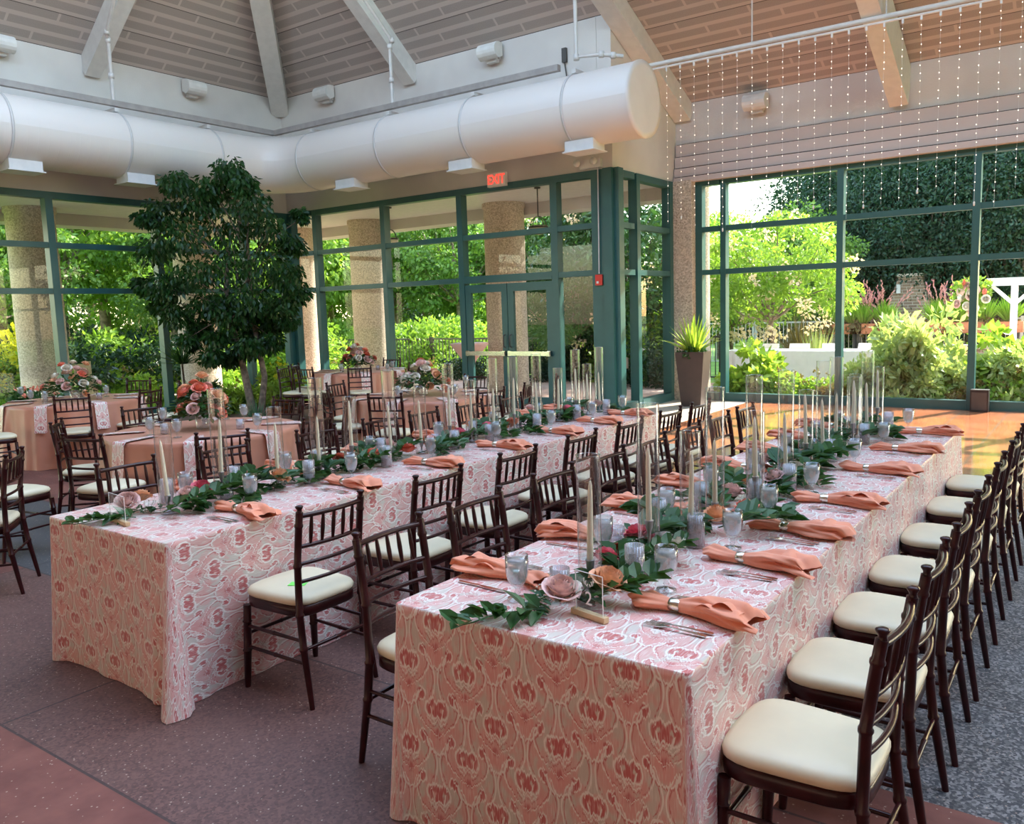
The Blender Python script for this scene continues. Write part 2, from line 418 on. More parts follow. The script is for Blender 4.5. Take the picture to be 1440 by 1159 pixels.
def wall_poly(name, m_, pts, ext):
    """a polygon with thickness ext (a vector)"""
    b = MB(); n = len(pts); e = Vector(ext); q = [Vector(p) for p in pts]
    b.add(q + [p+e for p in q], [tuple(range(n)), tuple(range(2*n-1, n-1, -1))] + [(i, (i+1) % n, n+(i+1) % n, n+i) for i in range(n)])
    return struct(b.build(name, m_))
ZB = HEAD+.06
wall_poly('wall_center', M['plaster'], [(XL, YC, ZB), (XR-.255, YC, ZB), (XR-.255, YC, 6.2), (XL, YC, 6.2)], (0, .25, 0))
wall_poly('wall_left', M['plaster'], [(XL, YC+.25, ZB), (XL, -1.2, ZB), (XL, -1.2, 6.2), (XL, YC+.25, 6.2)], (-.25, 0, 0))
zs = lambda y: 5.23+.45*(YW-y)
wall_poly('wall_return', M['plaster'], [(XR, YC, ZB), (XR, YW, ZB), (XR, YW, zs(YW)+.0), (XR, YC-.0, zs(YC)+.0)], (-.25, 0, 0))
wall_poly('wall_right', M['plaster'], [(XR, YW, ZB), (6.2, YW, ZB), (6.2, YW, 5.4), (XR, YW, 5.4)], (0, .3, 0))
# unseen part of the building behind the viewpoint, shaped for its effect on the light: back wall, roof with a wide skylight, upper side wall
M['umber'] = simple('umber_wall', (.40, .31, .24), .8)
wall_poly('wall_back', M['umber'], [(XL, -8, 0), (6.2, -8, 0), (6.2, -8, 7.9), (XL, -8, 7.9)], (0, -.25, 0))
wall_poly('ceiling_back', M['plaster'], [(XL, -8, 7.9), (6.2, -8, 7.9), (6.2, 1.0, 7.9), (XL, 1.0, 7.9)], (0, 0, .2))
wall_poly('wall_side', M['plaster'], [(6.2, -8, 0), (6.2, 9, 0), (6.2, 9, 3.9), (6.2, YW, 3.9), (6.2, YW, 5.3), (6.2, 8.4, 7.9), (6.2, -8, 7.9)], (.25, 0, 0))
wall_poly('wall_left_back', M['umber'], [(XL, -1.2, 0), (XL, -8, 0), (XL, -8, 7.9), (XL, -1.2, 7.9)], (-.25, 0, 0))
# stepped metal fascia over the right windows
m_, nt, b_ = mat('fascia_metal', (.54, .45, .41), .55)
for k, (z0, z1, d) in enumerate(((3.86, 3.97, .16), (3.97, 4.13, .12), (4.13, 4.33, .09), (4.33, 4.55, .05))):
    b = MB(); b.box(XR+.02, YW-d, z0, 6.2, YW, z1-.018); b.box(XR+.02, YW-d+.05, z1-.018, 6.2, YW, z1, 1)
    struct(b.build('trim_%d' % (k+1), [m_, M['darkmetal']]))
# decks
def deck(name, pts, uvf):
    b = MB(); n = len(pts); q = [Vector(p) for p in pts]
    up = Vector((0, 0, .12))
    b.add(q+[p+up for p in q], [tuple(range(n))[::-1], tuple(range(n, 2*n))] + [(i, (i+1) % n, n+(i+1) % n, n+i) for i in range(n)],
          [uvf(p) for p in q]*2)
    struct(b.build(name, M['deck']))
SL = .80; KL = math.hypot(1, SL)
AP = 3.4
ze = lambda d: 6.2+SL*d
deck('ceiling_center', [(XL, YC, 6.2), (XR+.2, YC, 6.2), (XR+.2, YC-AP, ze(AP)), (XL+AP, YC-AP, ze(AP))], lambda p: (p.x, (YC-p.y)*KL))
deck('ceiling_left', [(XL, -1.2, 6.2), (XL, YC, 6.2), (XL+AP, YC-AP, ze(AP)), (XL+AP, -1.2, ze(AP))], lambda p: (p.y, (p.x-XL)*KL))
KR = math.hypot(1, .45)
deck('ceiling_right', [(XR, YW, zs(YW)), (6.2, YW, zs(YW)), (6.2, 8.4, zs(8.4)), (XR, 8.4, zs(8.4))], lambda p: (p.x, (YW-p.y)*KR))
# rafters (beams under the deck)
def rafter(name, p, q, w=.26, h=.36):
    b = MB(); p = Vector(p); q = Vector(q); o = Vector((0, 0, -h/2-.02))
    b.obox(p+o, q+o, w, h); return struct(b.build(name, M['white_paint']))
def rz_(x, y): return zs(y)
n = 1
for y in (7.9, 3.9): rafter('beam_%d' % n, (XL-.05, y, 6.2), (XL+3.4, y, ze(3.4))); n += 1
for x in (-10.6,): rafter('beam_%d' % n, (x, YC+.05, 6.2), (x, YC-3.4, ze(3.4))); n += 1
rafter('beam_%d' % n, (XL, YC, 6.25), (XL+3.4, YC-3.4, ze(3.4)), .34, .42); n += 1
rafter('beam_%d' % n, (XR+.16, YW, zs(YW)), (XR+.16, 8.4, zs(8.4)), .30, .30); n += 1
for x in (-2.78, 1.2): rafter('beam_%d' % n, (x, YW+.0, zs(YW)-.05), (x, 8.4, zs(8.4)-.05), .26, .58); n += 1

# ---- window bays: each one an object with its frame and its panes
wn = [0]
def bay(axis, c, a0, a1, w0=.11, w1=.0, d=.16, rows=(T2, T1), z0=0.0, sill=.14, panes=True):
    """a bay of the window wall between a0 and a1; the mullion of width w0 stands at a0"""
    wn[0] += 1; e = empty('window_%d' % wn[0], (0, 0, 0)); struct(e)
    fr = MB()
    def bx(u0, u1, za, zb, dd=d, off=0):
        if u1 < u0: u0, u1 = u1, u0
        if axis == 'x': fr.box(u0, c-.02+off, za, u1, c-.02+off+dd, zb)
        elif axis == '-x': fr.box(c+.02-off-dd, u0, za, c+.02-off, u1, zb)
    s = 1 if a1 > a0 else -1
    bx(a0-w0/2, a0+w0/2, 0, HEAD+.06)
    if w1: bx(a1-w1/2, a1+w1/2, 0, HEAD+.06)
    u0 = a0+s*w0/2; u1 = a1-s*(w1/2 if w1 else w0/2)
    bx(u0, u1, HEAD-.05, HEAD+.06)
    for z in rows: bx(u0, u1, z-.045, z+.045, d*.8, .01)
    bx(u0, u1, z0, z0+sill, d*.9, -.01)
    fr.build('window_frame', M['teal'], e)
    zz = [z0+sill]+list(rows)+[HEAD-.05]
    for k in range(len(zz)-1):
        za = zz[k]+(.045 if k else 0); zb = zz[k+1]-(.045 if k < len(zz)-2 else 0)
        if zb-za < .1: continue
        p = MB()
        if axis == 'x': q = [(u0, c+.06, za), (u1, c+.06, za), (u1, c+.06, zb), (u0, c+.06, zb)]
        else: q = [(c-.06, u0, za), (c-.06, u1, za), (c-.06, u1, zb), (c-.06, u0, zb)]
        p.add(q, [(0, 1, 2, 3)]); p.build('pane', M['pane'], e)
    return e
CX = [-14.25, -13.42, -11.49, -9.59, -7.59, -6.62]
bay('x', YC, CX[0]+.06, CX[1], .16); bay('x', YC, CX[1], CX[2]); bay('x', YC, CX[2], CX[3])
bay('x', YC, CX[3], CX[4], .12, 0, rows=(T2+.02, T1), z0=T2-.06, sill=.06)      # transom lights over the door
bay('x', YC, CX[4], CX[5], .13, .50)
LY = [11.82, 10.8, 8.9, 6.99, 5.09, 3.19, 1.29]
for i in range(len(LY)-1): bay('-x', XL, LY[i], LY[i+1], .16 if i == 0 else .12, .12 if i == len(LY)-2 else 0)
ym = at_x(898, 400, XR).y
bay('-x', XR, YC+.04, ym, .26); bay('-x', XR, ym, 14.02, .12, .16)
RX = [-6.05, -5.60, -3.64, -1.71, .22, 2.15, 4.1]
for i in range(len(RX)-1): bay('x', YW, RX[i], RX[i+1], .13 if i == 0 else .10, .1 if i == 5 else 0)
b = MB(); b.box(XR-.02, YW-.18, 0, -6.11, YW+.2, ZB); b.box(XR-.03, YW-.19, 0, -6.10, YW+.21, .3)
o = b.build('column', M['pebble']); struct(o)

# ---- double door
for k, (x0, x1) in enumerate(((CX[3]+.07, -8.60), (-8.585, CX[4]-.07))):
    e = empty('door_%d' % (k+1)); struct(e)
    b = MB(); w = .12; y0, y1 = YC-.01, YC+.05; zt = T2-.09
    b.box(x0, y0, .01, x0+w, y1, zt); b.box(x1-w, y0, .01, x1, y1, zt); b.box(x0+w, y0, zt-.14, x1-w, y1, zt); b.box(x0+w, y0, .01, x1-w, y1, .22)
    b.build('door_frame', M['teal'], e)
    b = MB(); b.add([(x0+w, YC+.02, .22), (x1-w, YC+.02, .22), (x1-w, YC+.02, zt-.14), (x0+w, YC+.02, zt-.14)], [(0, 1, 2, 3)]); b.build('pane', M['pane'], e)
    b = MB(); b.obox((x0+.03, YC-.08, .975), (x1-.03, YC-.08, .975), .05, .075)
    for xx in (x0+.05, x1-.05): b.box(xx-.03, YC-.09, .93, xx+.03, y0, 1.02)
    b.build('push_bar', M['silver'], e)
    b = MB(); xh = x1-.06 if k == 0 else x0+.06
    b.tube([(xh, YC-.02, 1.08), (xh, YC-.07, 1.1), (xh, YC-.07, 1.28), (xh, YC-.02, 1.3)], .012); b.build('door_handle', M['darkmetal'], e)

# ---------------------------------------------------------------- the duct and what hangs on it
DZ, DR, DX, DY = 4.62, .52, -13.5, 11.1
m_, nt, b_ = mat('spiral_duct', (.80, .73, .67), .36)
co = coords(nt, 'UV'); u, v, _ = xyz(nt, co)
wv = (u*6.5).fract(); h = (wv.lt(.06)).op('MULTIPLY', 1.0); ns = noise(nt, comb(nt, u*5, v*.3), 1, 2)
bump(nt, b_, h*.5+ns*.8, .25, .01); M['spiral'] = m_
duct = empty('ventilation_duct', (0, 0, 0)); tag(duct, 'huge cream round air duct bending round the room corner below the ceiling', 'duct')
path = [Vector((DX, y, DZ)) for y in (-1.2, 1, 3, 5, 7, 9, 9.9)]
ra = 1.0
for k in range(1, 7):
    a = PI/2*k/6; path.append(Vector((DX+ra-ra*math.cos(a), DY-ra+ra*math.sin(a), DZ)))
path += [Vector((x, DY, DZ)) for x in (-12, -11, -10, -9, -8, -7, -6.2, -5.53)]
n = 40; vs = []; uvs = []; L = 0
for i, p in enumerate(path):
    if i: L += (p-path[i-1]).length
    d = (path[min(i+1, len(path)-1)]-path[max(0, i-1)]).normalized(); a = Vector((d.y, -d.x, 0))
    for j in range(n+1):
        t = 2*PI*j/n; vs.append(p+(a*math.cos(t)+Vector((0, 0, 1))*math.sin(t))*DR); uvs.append((L, j/n))
b = MB(); b.add(vs, [(i*(n+1)+j, i*(n+1)+j+1, (i+1)*(n+1)+j+1, (i+1)*(n+1)+j) for i in range(len(path)-1) for j in range(n)], uvs, True)
b.build('duct_wall', M['spiral'], duct)
b = MB(); b.lathe([(0.001, .02), (.45, .02), (DR+.012, .015), (DR+.012, -.02)], 40); o = b.build('end_cap', M['duct'], duct, (-5.53, DY, DZ)); o.rotation_euler = (0, PI/2, 0)
ring = MB(); ring.lathe([(DR+.004, -.018), (DR+.012, -.018), (DR+.012, .018), (DR+.004, .018)], 40)
sy = [at_x(20, 200, -13.0).y, at_x(185, 200, -13.0).y, at_x(313, 215, -13.0).y, 4.2]
sx = [at_y(417, 218, 10.6).x, at_y(527, 200, 10.6).x, at_y(647, 182, 10.6).x, at_y(790, 155, 10.6).x]
st = ring.build('strap', M['steel'], duct, (DX, sy[0], DZ)); st.rotation_euler = (PI/2, 0, 0)
for y in sy[1:]: c = st.copy(); COL.objects.link(c); c.location = (DX, y, DZ)
for x in sx: c = st.copy(); COL.objects.link(c); c.location = (x, DY, DZ); c.rotation_euler = (0, PI/2, 0)
RZ = DZ+DR+.09
M['channel'] = simple('weathered_channel', (.34, .31, .29), .45, .1)
e = empty('hanger_rail'); tag(e, 'long steel channel running above the air duct with short cross arms to the wall', 'rail')
b = MB(); b.obox((DX+.12, -1.2, RZ+.04), (DX+.12, DY-.12, RZ+.04), .09, .09); b.obox((DX+.12, DY-.12, RZ+.04), (-6.85, DY-.12, RZ+.04), .09, .09)
b.build('channel', M['channel'], e)
for y in sy[:3]: b = MB(); b.obox((DX+.15, y, RZ-.06), (XL, y, RZ-.06), .07, .06); b.build('cross_arm', M['steel'], e)
for x in sx: b = MB(); b.obox((x, DY-.15, RZ-.06), (x, YC, RZ-.06), .07, .06); b.build('cross_arm', M['steel'], e)
# sprinkler drops
def pipe(pts, label, r=.03, name='sprinkler_pipe'):
    e = empty(name); b = MB(); b.tube(pts, r, 10); b.build('pipe', M['steel'], e)
    for p in list(pts[1:-1])+[Vector(pts[-1])*.55+Vector(pts[-2])*.45]:
        b = MB(); b.lathe([(.001, -.04), (r*1.5, -.04), (r*1.5, .04), (.001, .04)], 10, p); b.build('fitting', M['steel'], e)
    return tag(e, label, 'pipe', 'sprinkler pipes dropping from the roof')
pipe([(-11.2, 7.3, 8.2), (-13.3, 7.70, 6.35), (-13.38, 7.76, 6.25), (-13.38, 7.76, 5.25)], 'thin white pipe dropping beside the sloping beam of the left wall')
pipe([(-10.15, 9.4, 7.6), (-10.2, 11.0, 6.35), (-10.25, 11.0, 6.25), (-10.25, 11.0, 5.25)], 'thin white pipe dropping to the rail over the middle of the duct')
pipe([(-6.55, 10.98, 6.85), (-6.55, 10.98, 6.3), (-6.55, 10.98, 5.36), (-6.2, 11.1, 5.36), (-5.95, 11.3, 5.33)], 'white pipe dropping to valves above the end of the duct')
# ceiling rail that carries the light strands
rail = empty('ceiling_track'); tag(rail, 'long thin white track hanging under the right ceiling deck, light strands hooked to it', 'track')
b = MB(); b.tube([(-6.15, 12.3, 5.42), (3, 12.3, 5.36)], .035, 8); b.build('tube', M['white_paint'], rail)
b = MB(); b.tube([(-6.0, 12.27, 5.345), (3, 12.27, 5.285)], .018, 8); b.build('conduit', M['white_paint'], rail)
for x in (-4.4, -2.6, -.6): b = MB(); b.tube([(x, 12.3, 5.4), (x, 12.3, zs(12.3))], .012, 6); b.build('hanger', M['steel'], rail)
# fairy light strands
bulb = [(.001, -.009), (.0055, -.005), (.006, .002), (.002, .008)]
for i in range(27):
    x = -5.72+i*.222; e = MB(); R.seed(i+50)
    L = 2.15+.35*R.random(); z0 = 5.318-(x+6)*.0067
    e.tube([(0, 0, 0), (.004, 0, -L/2), (0, 0, -L)], .0014, 4)
    for k in range(int(L/.12)):
        e.lathe(bulb, 6, (R.uniform(-.006, .006), R.uniform(-.006, .006), -.10-k*.12+R.uniform(-.03, .03)), mi=1)
    e.box(-.012, -.012, -.04, .012, .012, .02, 0)
    if i % 3 == 1: e.lathe([(.001, 0), (.012, .01), (.012, .05), (.001, .06)], 6, (0, 0, -L-.05), mi=0)
    o = e.build('string_light_strand', [M['white_paint'], M['led']], None, (x, 12.27, z0))
    tag(o, 'thin hanging strand of tiny warm lights, %s counted from the duct end' % ORD[i], 'string lights', 'strands of fairy lights hanging from the ceiling track')

# uplights on the plaster
def uplight(loc, rz, label):
    e = empty('wall_floodlight', loc, rz)
    b = MB(); pr = []
    for k in range(9):
        a = PI*.5*k/8; pr.append((-.11*math.sin(a)-.10, .10*math.cos(a)))
    prof = [(.0, .13), (-.10, .13)]+[(-.10-.13*math.sin(PI*k/8), .13*math.cos(PI*k/8)) for k in range(1, 8)]+[(-.10, -.13), (0, -.08)]
    n = len(prof); vs = [(x, y, z) for x in (-.19, .19) for (y, z) in prof]
    b.add(vs, [tuple(range(n)), tuple(range(2*n-1, n-1, -1))]+[(i, (i+1) % n, n+(i+1) % n, n+i) for i in range(n)], smooth=False)
    b.build('housing', M['white_paint'], e)
    b = MB(); b.box(-.10, -.06, -.17, .10, .03, -.08); b.box(-.12, .0, -.12, .12, .04, .10); b.build('bracket', M['steel'], e)
    return tag(e, label, 'floodlight', 'white floodlights on the upper plaster')
uplight((XL+.06, 9.78, 6.02), PI/2, 'white wall floodlight high on the left plaster near the ficus tree')
uplight((XL+.06, 6.42, 6.05), PI/2, 'white wall floodlight high on the left plaster, cut by the frame edge')
uplight((-12.75, YC-.06, 6.05), 0, 'white wall floodlight beside the corner beam above the duct')
uplight((-8.68, YC-.06, 6.03), 0, 'white wall floodlight above the middle of the straight duct')
uplight((-4.98, YW-.06, 5.02), 0, 'white wall floodlight on the grey plaster over the right windows')
# diffuser boxes below the duct
def diffuser(loc, rz, label):
    e = empty('air_diffuser', loc, rz)
    b = MB(); b.box(-.24, -.17, -.06, .24, .17, .09); b.build('box', M['white_paint'], e)
    b = MB(); b.box(-.27, -.20, -.075, .27, .20, -.06); b.build('grille', M['white_paint'], e)
    return tag(e, label, 'air vent', 'boxed air outlets under the duct')
dz = DZ-DR-.03
diffuser((DX+.15, 6.2, dz), PI/2, 'white boxed air outlet under the duct at the far left frame edge')
diffuser((DX+.15, 8.02, dz), PI/2, 'white boxed air outlet under the duct left of the ficus crown')
diffuser((-11.35, DY-.1, dz), 0, 'white boxed air outlet under the duct just right of the ficus')
diffuser((-8.68, DY-.1, dz), 0, 'white boxed air outlet under the duct above the exit sign')
diffuser((-6.45, DY-.1, dz), 0, 'white boxed air outlet under the duct nearest its round end')
# exit sign
def text(s, size, mat_, name, loc, rot, parent=None, ext=.002, align='CENTER'):
    cu = bpy.data.curves.new(name, 'FONT'); cu.body = s; cu.size = size; cu.extrude = ext; cu.align_x = align; cu.align_y = 'CENTER'
    cu.materials.append(mat_); o = bpy.data.objects.new(name, cu); COL.objects.link(o); o.location = loc; o.rotation_euler = rot
    if align != 'CENTER': pass
    cu.offset = .004 if s == 'EXIT' else 0
    me = bpy.data.meshes.new_from_object(o); me.name = name; bpy.data.objects.remove(o)
    o = bpy.data.objects.new(name, me); COL.objects.link(o); o.location = loc; o.rotation_euler = rot
    if parent: o.parent = parent
    return o
e = empty('exit_sign', (-8.69, YC-.06, 3.95)); tag(e, 'small lit exit sign with red letters above the glass door', 'exit sign')
b = MB(); b.box(-.19, -.03, -.115, .19, .05, .115); b.build('housing', M['pack'], e)
t = text('EXIT', .19, M['exit_red'], 'lettering', (0, -.034, -.0), (PI/2, 0, 0), e); t.scale = (.95, 1.15, 1)
# emergency light left of the last outlet
e = empty('emergency_light', (-6.85, YC-.08, 3.99)); tag(e, 'small white emergency light unit on the plaster above the corner post', 'emergency light')
b = MB(); b.box(-.19, 0, -.07, .19, .08, .06); b.build('housing', M['white_paint'], e)
for x in (-.2, .1):
    b = MB(); b.lathe([(.001, 0), (.05, .0), (.06, .05), (.001, .06)], 12); o = b.build('lamp_head', M['white_paint'], e, (x, -.02, .02)); o.rotation_euler = (PI/2, 0, 0)
# fire alarm, conduits
e = empty('fire_alarm', (-6.74, YC-.05, 2.16)); tag(e, 'small red fire alarm box on the teal corner post', 'fire alarm')
b = MB(); b.box(-.065, 0, -.085, .065, .05, .085); b.build('case', M['red'], e)
b = MB(); b.box(-.035, -.012, -.055, .0, 0, -.02); b.build('strobe', M['white_paint'], e)
b = MB(); b.tube([(-6.72, YC-.05, 4.05), (-6.72, YC-.05, 3.6), (-6.73, YC-.05, 2.26)], .010, 6); o = b.build('conduit', M['steel']); tag(o, 'thin steel conduit running down the corner post to the alarm', 'conduit')
b = MB(); b.tube([(XR+.06, YC+.22, 3.9), (XR+.05, YC+.22, 2.4), (XR+.05, YC+.24, .85)], .009, 6); b.box(XR+.03, YC+.2, .72, XR+.08, YC+.28, .9)
o = b.build('cable', M['darkmetal']); tag(o, 'dark cable hanging down the short return window by the corner post', 'cable')
e = empty('floor_speaker', (-1.56, YW-.16, 0)); tag(e, 'small black box speaker on the floor against the right window mullion', 'speaker')
b = MB(); b.box(-.12, -.09, 0, .12, .09, .33); b.build('cabinet', M['black'], e)
b = MB(); b.box(-.1, -.1, .03, .1, -.09, .29); b.build('grille', M['darkmetal'], e)
e = empty('electrical_device', (-7.3, YC-.03, 5.72)); tag(e, 'small dark device with a sagging cord on plaster above the duct', 'device')
b = MB(); b.box(-.04, -.02, -.1, .04, .03, .12); b.build('case', M['darkmetal'], e)
b = MB(); b.tube([(0, 0, -.1), (.03, 0, -.3), (.02, 0, -.5)], .01, 5); b.build('cord', M['darkmetal'], e)
# ---------------------------------------------------------------- chair
def make_chair():
    e = empty('banquet_chair', (0, 0, 0))
    # seat frame
    def outline(t, wf, wb, dpt, off=0):
        """rounded trapezoid, front at +y"""
        c, s_ = math.cos(t), math.sin(t); p = .42
        x = abs(c)**p*math.copysign(1, c); y = abs(s_)**p*math.copysign(1, s_)
        w = (wf+wb)/2+(wf-wb)/2*y
        return x*w, y*dpt*(1 + (.06*(1-abs(x)) if y > 0 else 0))
    n = 28
    b = MB(); vs = []
    for z, k in ((.395, .97), (.40, 1), (.44, 1), (.445, .97)):
        for j in range(n):
            x, y = outline(2*PI*j/n, .205*k, .178*k, .20*k); vs.append((x, y, z))
    b.add(vs, [(i*n+j, i*n+(j+1) % n, (i+1)*n+(j+1) % n, (i+1)*n+j) for i in range(3) for j in range(n)]+[tuple(range(n))[::-1], tuple(range(3*n, 4*n))], smooth=True)
    b.build('seat_frame', M['mahog'], e)
    b = MB(); vs = []; prof = ((.445, .97), (.452, 1.01), (.466, 1.02), (.480, .985), (.489, .90), (.495, .70), (.499, .4), (.500, .05))
    for z, k in prof:
        for j in range(n):
            x, y = outline(2*PI*j/n, .205*k, .178*k, .20*k); vs.append((x, y, z))
    K = len(prof)
    b.add(vs, [(i*n+j, i*n+(j+1) % n, (i+1)*n+(j+1) % n, (i+1)*n+j) for i in range(K-1) for j in range(n)]+[tuple(range((K-1)*n, K*n))], smooth=True)
    b.build('seat_cushion', M['ivory'], e)
    def bamboo(b, pts, r, rings, n=9):
        """turned post with ring joints"""
        P = [Vector(p) for p in pts]; seg = [(P[i+1]-P[i]).length for i in range(len(P)-1)]; T = sum(seg)
        def at(s):
            s *= T
            for i, l in enumerate(seg):
                if s <= l or i == len(seg)-1: return P[i].lerp(P[i+1], min(1, s/l))
                s -= l
        ss = [(0, r*.72), (.1, r*.85)]
        for q in rings: ss += [(q-.012, r), (q-.004, r*1.22), (q+.004, r*1.22), (q+.012, r)]
        ss += [(1, r)]
        ss = sorted(ss); b.tube([at(a) for a, _ in ss], [c for _, c in ss], n)
    for sx in (-1, 1):
        b = MB(); bamboo(b, [(sx*.195, -.255, 0), (sx*.186, -.205, .30), (sx*.182, -.19, .46), (sx*.181, -.20, .68), (sx*.18, -.232, .885)], .0165, (.30, .47, .72, .93))
        b.lathe([(.014, -.005), (.011, .006), (.0115, .012), (.018, .022), (.018, .026), (.011, .030), (.001, .031)], 10, (sx*.18, -.233, .885))
        b.build('rear_leg', M['mahog'], e)
        b = MB(); bamboo(b, [(sx*.205, .190, 0), (sx*.190, .172, .40)], .0185, (.45, .8)); b.build('front_leg', M['mahog'], e)
    def arc(z, y, w=.18, bow=.022, r=.009, k=7, name='back_rail', par=None):
        b = MB(); b.tube([(w*(-1+2*i/k), y-bow*(1-(-1+2*i/k)**2), z) for i in range(k+1)], r, 7); return b.build(name, M['mahog'], par or e)
    br = arc(.865, -.228, r=.011, name='backrest'); arc(.725, -.207, r=.010, par=br); arc(.645, -.198, r=.009, par=br); arc(.565, -.194, r=.009, par=br)
    for i in range(5):
        x = -.12+.06*i; yb = .022*(1-(x/.18)**2)
        b = MB(); p = Vector((x, -.207-yb, .725)); q = Vector((x, -.228-yb, .865))
        b.tube([p.lerp(q, s) for s in (0, .25, .5, .75, 1)], [.0058, .0085, .0098, .0085, .0058], 7); b.build('spindle', M['mahog'], br)
    def rung(p, q):
        b = MB(); p = Vector(p); q = Vector(q); b.tube([p, p.lerp(q, .48), p.lerp(q, .5), p.lerp(q, .52), q], [.0075, .009, .0115, .009, .0075], 7); b.build('stretcher', M['mahog'], e)
    for sx in (-1, 1):
        rung((sx*.198, .18, .20), (sx*.19, -.222, .20)); rung((sx*.195, .175, .30), (sx*.186, -.208, .30))
    rung((-.197, .178, .26), (.197, .178, .26)); rung((-.19, -.212, .26), (.19, -.212, .26))
    return e
chair0 = make_chair()
def chair_at(bx, by, ang, label, group):
    """back centre (bx,by); ang = direction the sitter looks, degrees from +X"""
    a = math.radians(ang-90); off = Vector((0, -.228, 0)); off.rotate(Matrix.Rotation(a, 3, 'Z'))
    j = R.uniform(-.02, .02)
    return inst(chair0, (bx-off.x, by-off.y, 0), a+j, None, label, 'chair', group)
R.seed(3)
g = 'mahogany chairs along the left long table, aisle side'
for i, y in enumerate((2.50, 3.24, 3.96, 4.69, 5.38, 6.06, 6.66)):
    c = chair_at(-2.82, y, 180, 'dark chair on aisle side of left long table, %s from near end' % ORD[i] + (', green card' if i == 0 else ''), g)
    if i == 0: firstchair = c
g = 'mahogany chairs along the right long table, aisle side'
for i, y in enumerate((2.31, 2.87, 3.54, 4.16, 4.74, 5.34, 5.92, 6.5)):
    chair_at(-2.27-.014*i, y, 0, 'dark chair on the aisle side of right long table, %s from the near end' % ORD[i], g)
g = 'mahogany chairs along the right long table, window side'
for i, y in enumerate((2.31, 2.89, 3.47, 4.08, 4.78, 5.52, 6.27)):
    chair_at(-.43, y, 180, 'dark glossy chair on outer side of right long table, %s from near end' % ORD[i], g)
g = 'mahogany chairs along the left long table, round table side'
for i, y in enumerate((2.65, 3.33, 4.12, 4.78, 5.32, 5.95, 6.6)):
    chair_at(-4.76, y, 0, 'dark chair between left long table and round tables, %s from the near end' % ORD[i], g)
# card on the first chair
p = at_z(419, 821, .5)
b = MB(); b.box(-.04, -.025, 0, .04, .025, .002); o = b.build('green_card', M['lime'], None, (p.x, p.y, .4985)); o.rotation_euler = (0, 0, .5)
tag(o, 'small bright green card lying on the cream seat of the nearest aisle chair', 'card')

RT_ = {'T1': (-10.84, 5.42), 'T2': (-6.57, 4.40), 'T3': (-10.75, 10.35), 'T4': (-6.62, 7.40)}
def around(tk, bx, by, label, g, turn=0):
    cx, cy = RT_[tk]; a = math.degrees(math.atan2(cy-by, cx-bx))+turn
    chair_at(bx, by, a, label, g)
g = 'mahogany chairs around the near round table'
around('T2', -7.33, 3.49, 'dark chair at near left of nearest round table, its back seen edge-on', g)
around('T2', -7.78, 4.52, 'dark chair on the far left of nearest round table', g)
around('T2', -6.2, 3.12, 'dark chair with back to camera at nearest round table, behind the left table corner', g)
around('T2', -5.29, 3.69, 'dark chair with back to camera in front of nearest round table, behind tall candle', g)
around('T2', -5.32, 4.62, 'dark chair on the right of nearest round table', g)
around('T2', -6.9, 5.62, 'dark chair on the far side of nearest round table before the ficus trunk', g)
around('T2', -5.75, 5.35, 'dark chair at the far right of nearest round table', g)
g = 'mahogany chairs around the far left round table'
around('T1', -9.75, 4.83, 'dark chair in front of the far left round table, back to camera', g)
around('T1', -10.45, 4.02, 'dark chair at the left frame edge by the far left round table', g, -25)
around('T1', -11.62, 6.75, 'dark chair beyond the far left round table, against green plants', g)
around('T1', -10.2, 6.50, 'dark chair right of the far left round table, angled', g)
around('T1', -9.65, 5.75, 'dark chair right of the far left round table, partly behind another chair', g)
g = 'mahogany chairs around the back round table by the window corner'
around('T3', -9.85, 9.50, 'dark chair with back to camera at back round table near window corner', g)
around('T3', -11.75, 9.78, 'dark chair left of the back round table near the window corner', g)
around('T3', -9.60, 10.55, 'dark chair right of the back round table near the window corner', g)
around('T3', -10.1, 11.25, 'dark sunlit chair beyond the back round table, seen above its top', g)
around('T3', -11.0, 11.45, 'dark chair beyond the back round table behind its flowers', g)
around('T3', -10.7, 9.1, 'dark chair in front left of the back round table', g)
chair_at(-11.3, 9.15, 20, 'dark chair seen side-on by the terracotta pot, peach light on its top', g)
g = 'mahogany chairs around the middle round table'
around('T4', -6.10, 6.22, 'dark chair with back to camera at the middle round table', g)
around('T4', -7.85, 7.15, 'dark chair left of the middle round table', g)
around('T4', -7.2, 6.38, 'dark chair at front left of the middle round table', g)
around('T4', -5.35, 7.05, 'dark chair at front right of the middle round table', g)
around('T4', -5.42, 7.85, 'dark chair right of the middle round table before the glass door', g)
around('T4', -6.75, 8.6, 'dark chair beyond the middle round table before the door mullion', g)
chair_at(-5.6, 8.75, 215, 'dark chair standing free near the glass door, right of middle round table', g)
chair_at(-5.83, 2.48, 232, 'dark chair cut by left frame edge, nearest on the left', 'mahogany chairs at the left frame edge')
chair_at(-6.72, 2.62, 100, 'dark chair cut by left frame edge, behind the nearest one there', 'mahogany chairs at the left frame edge')

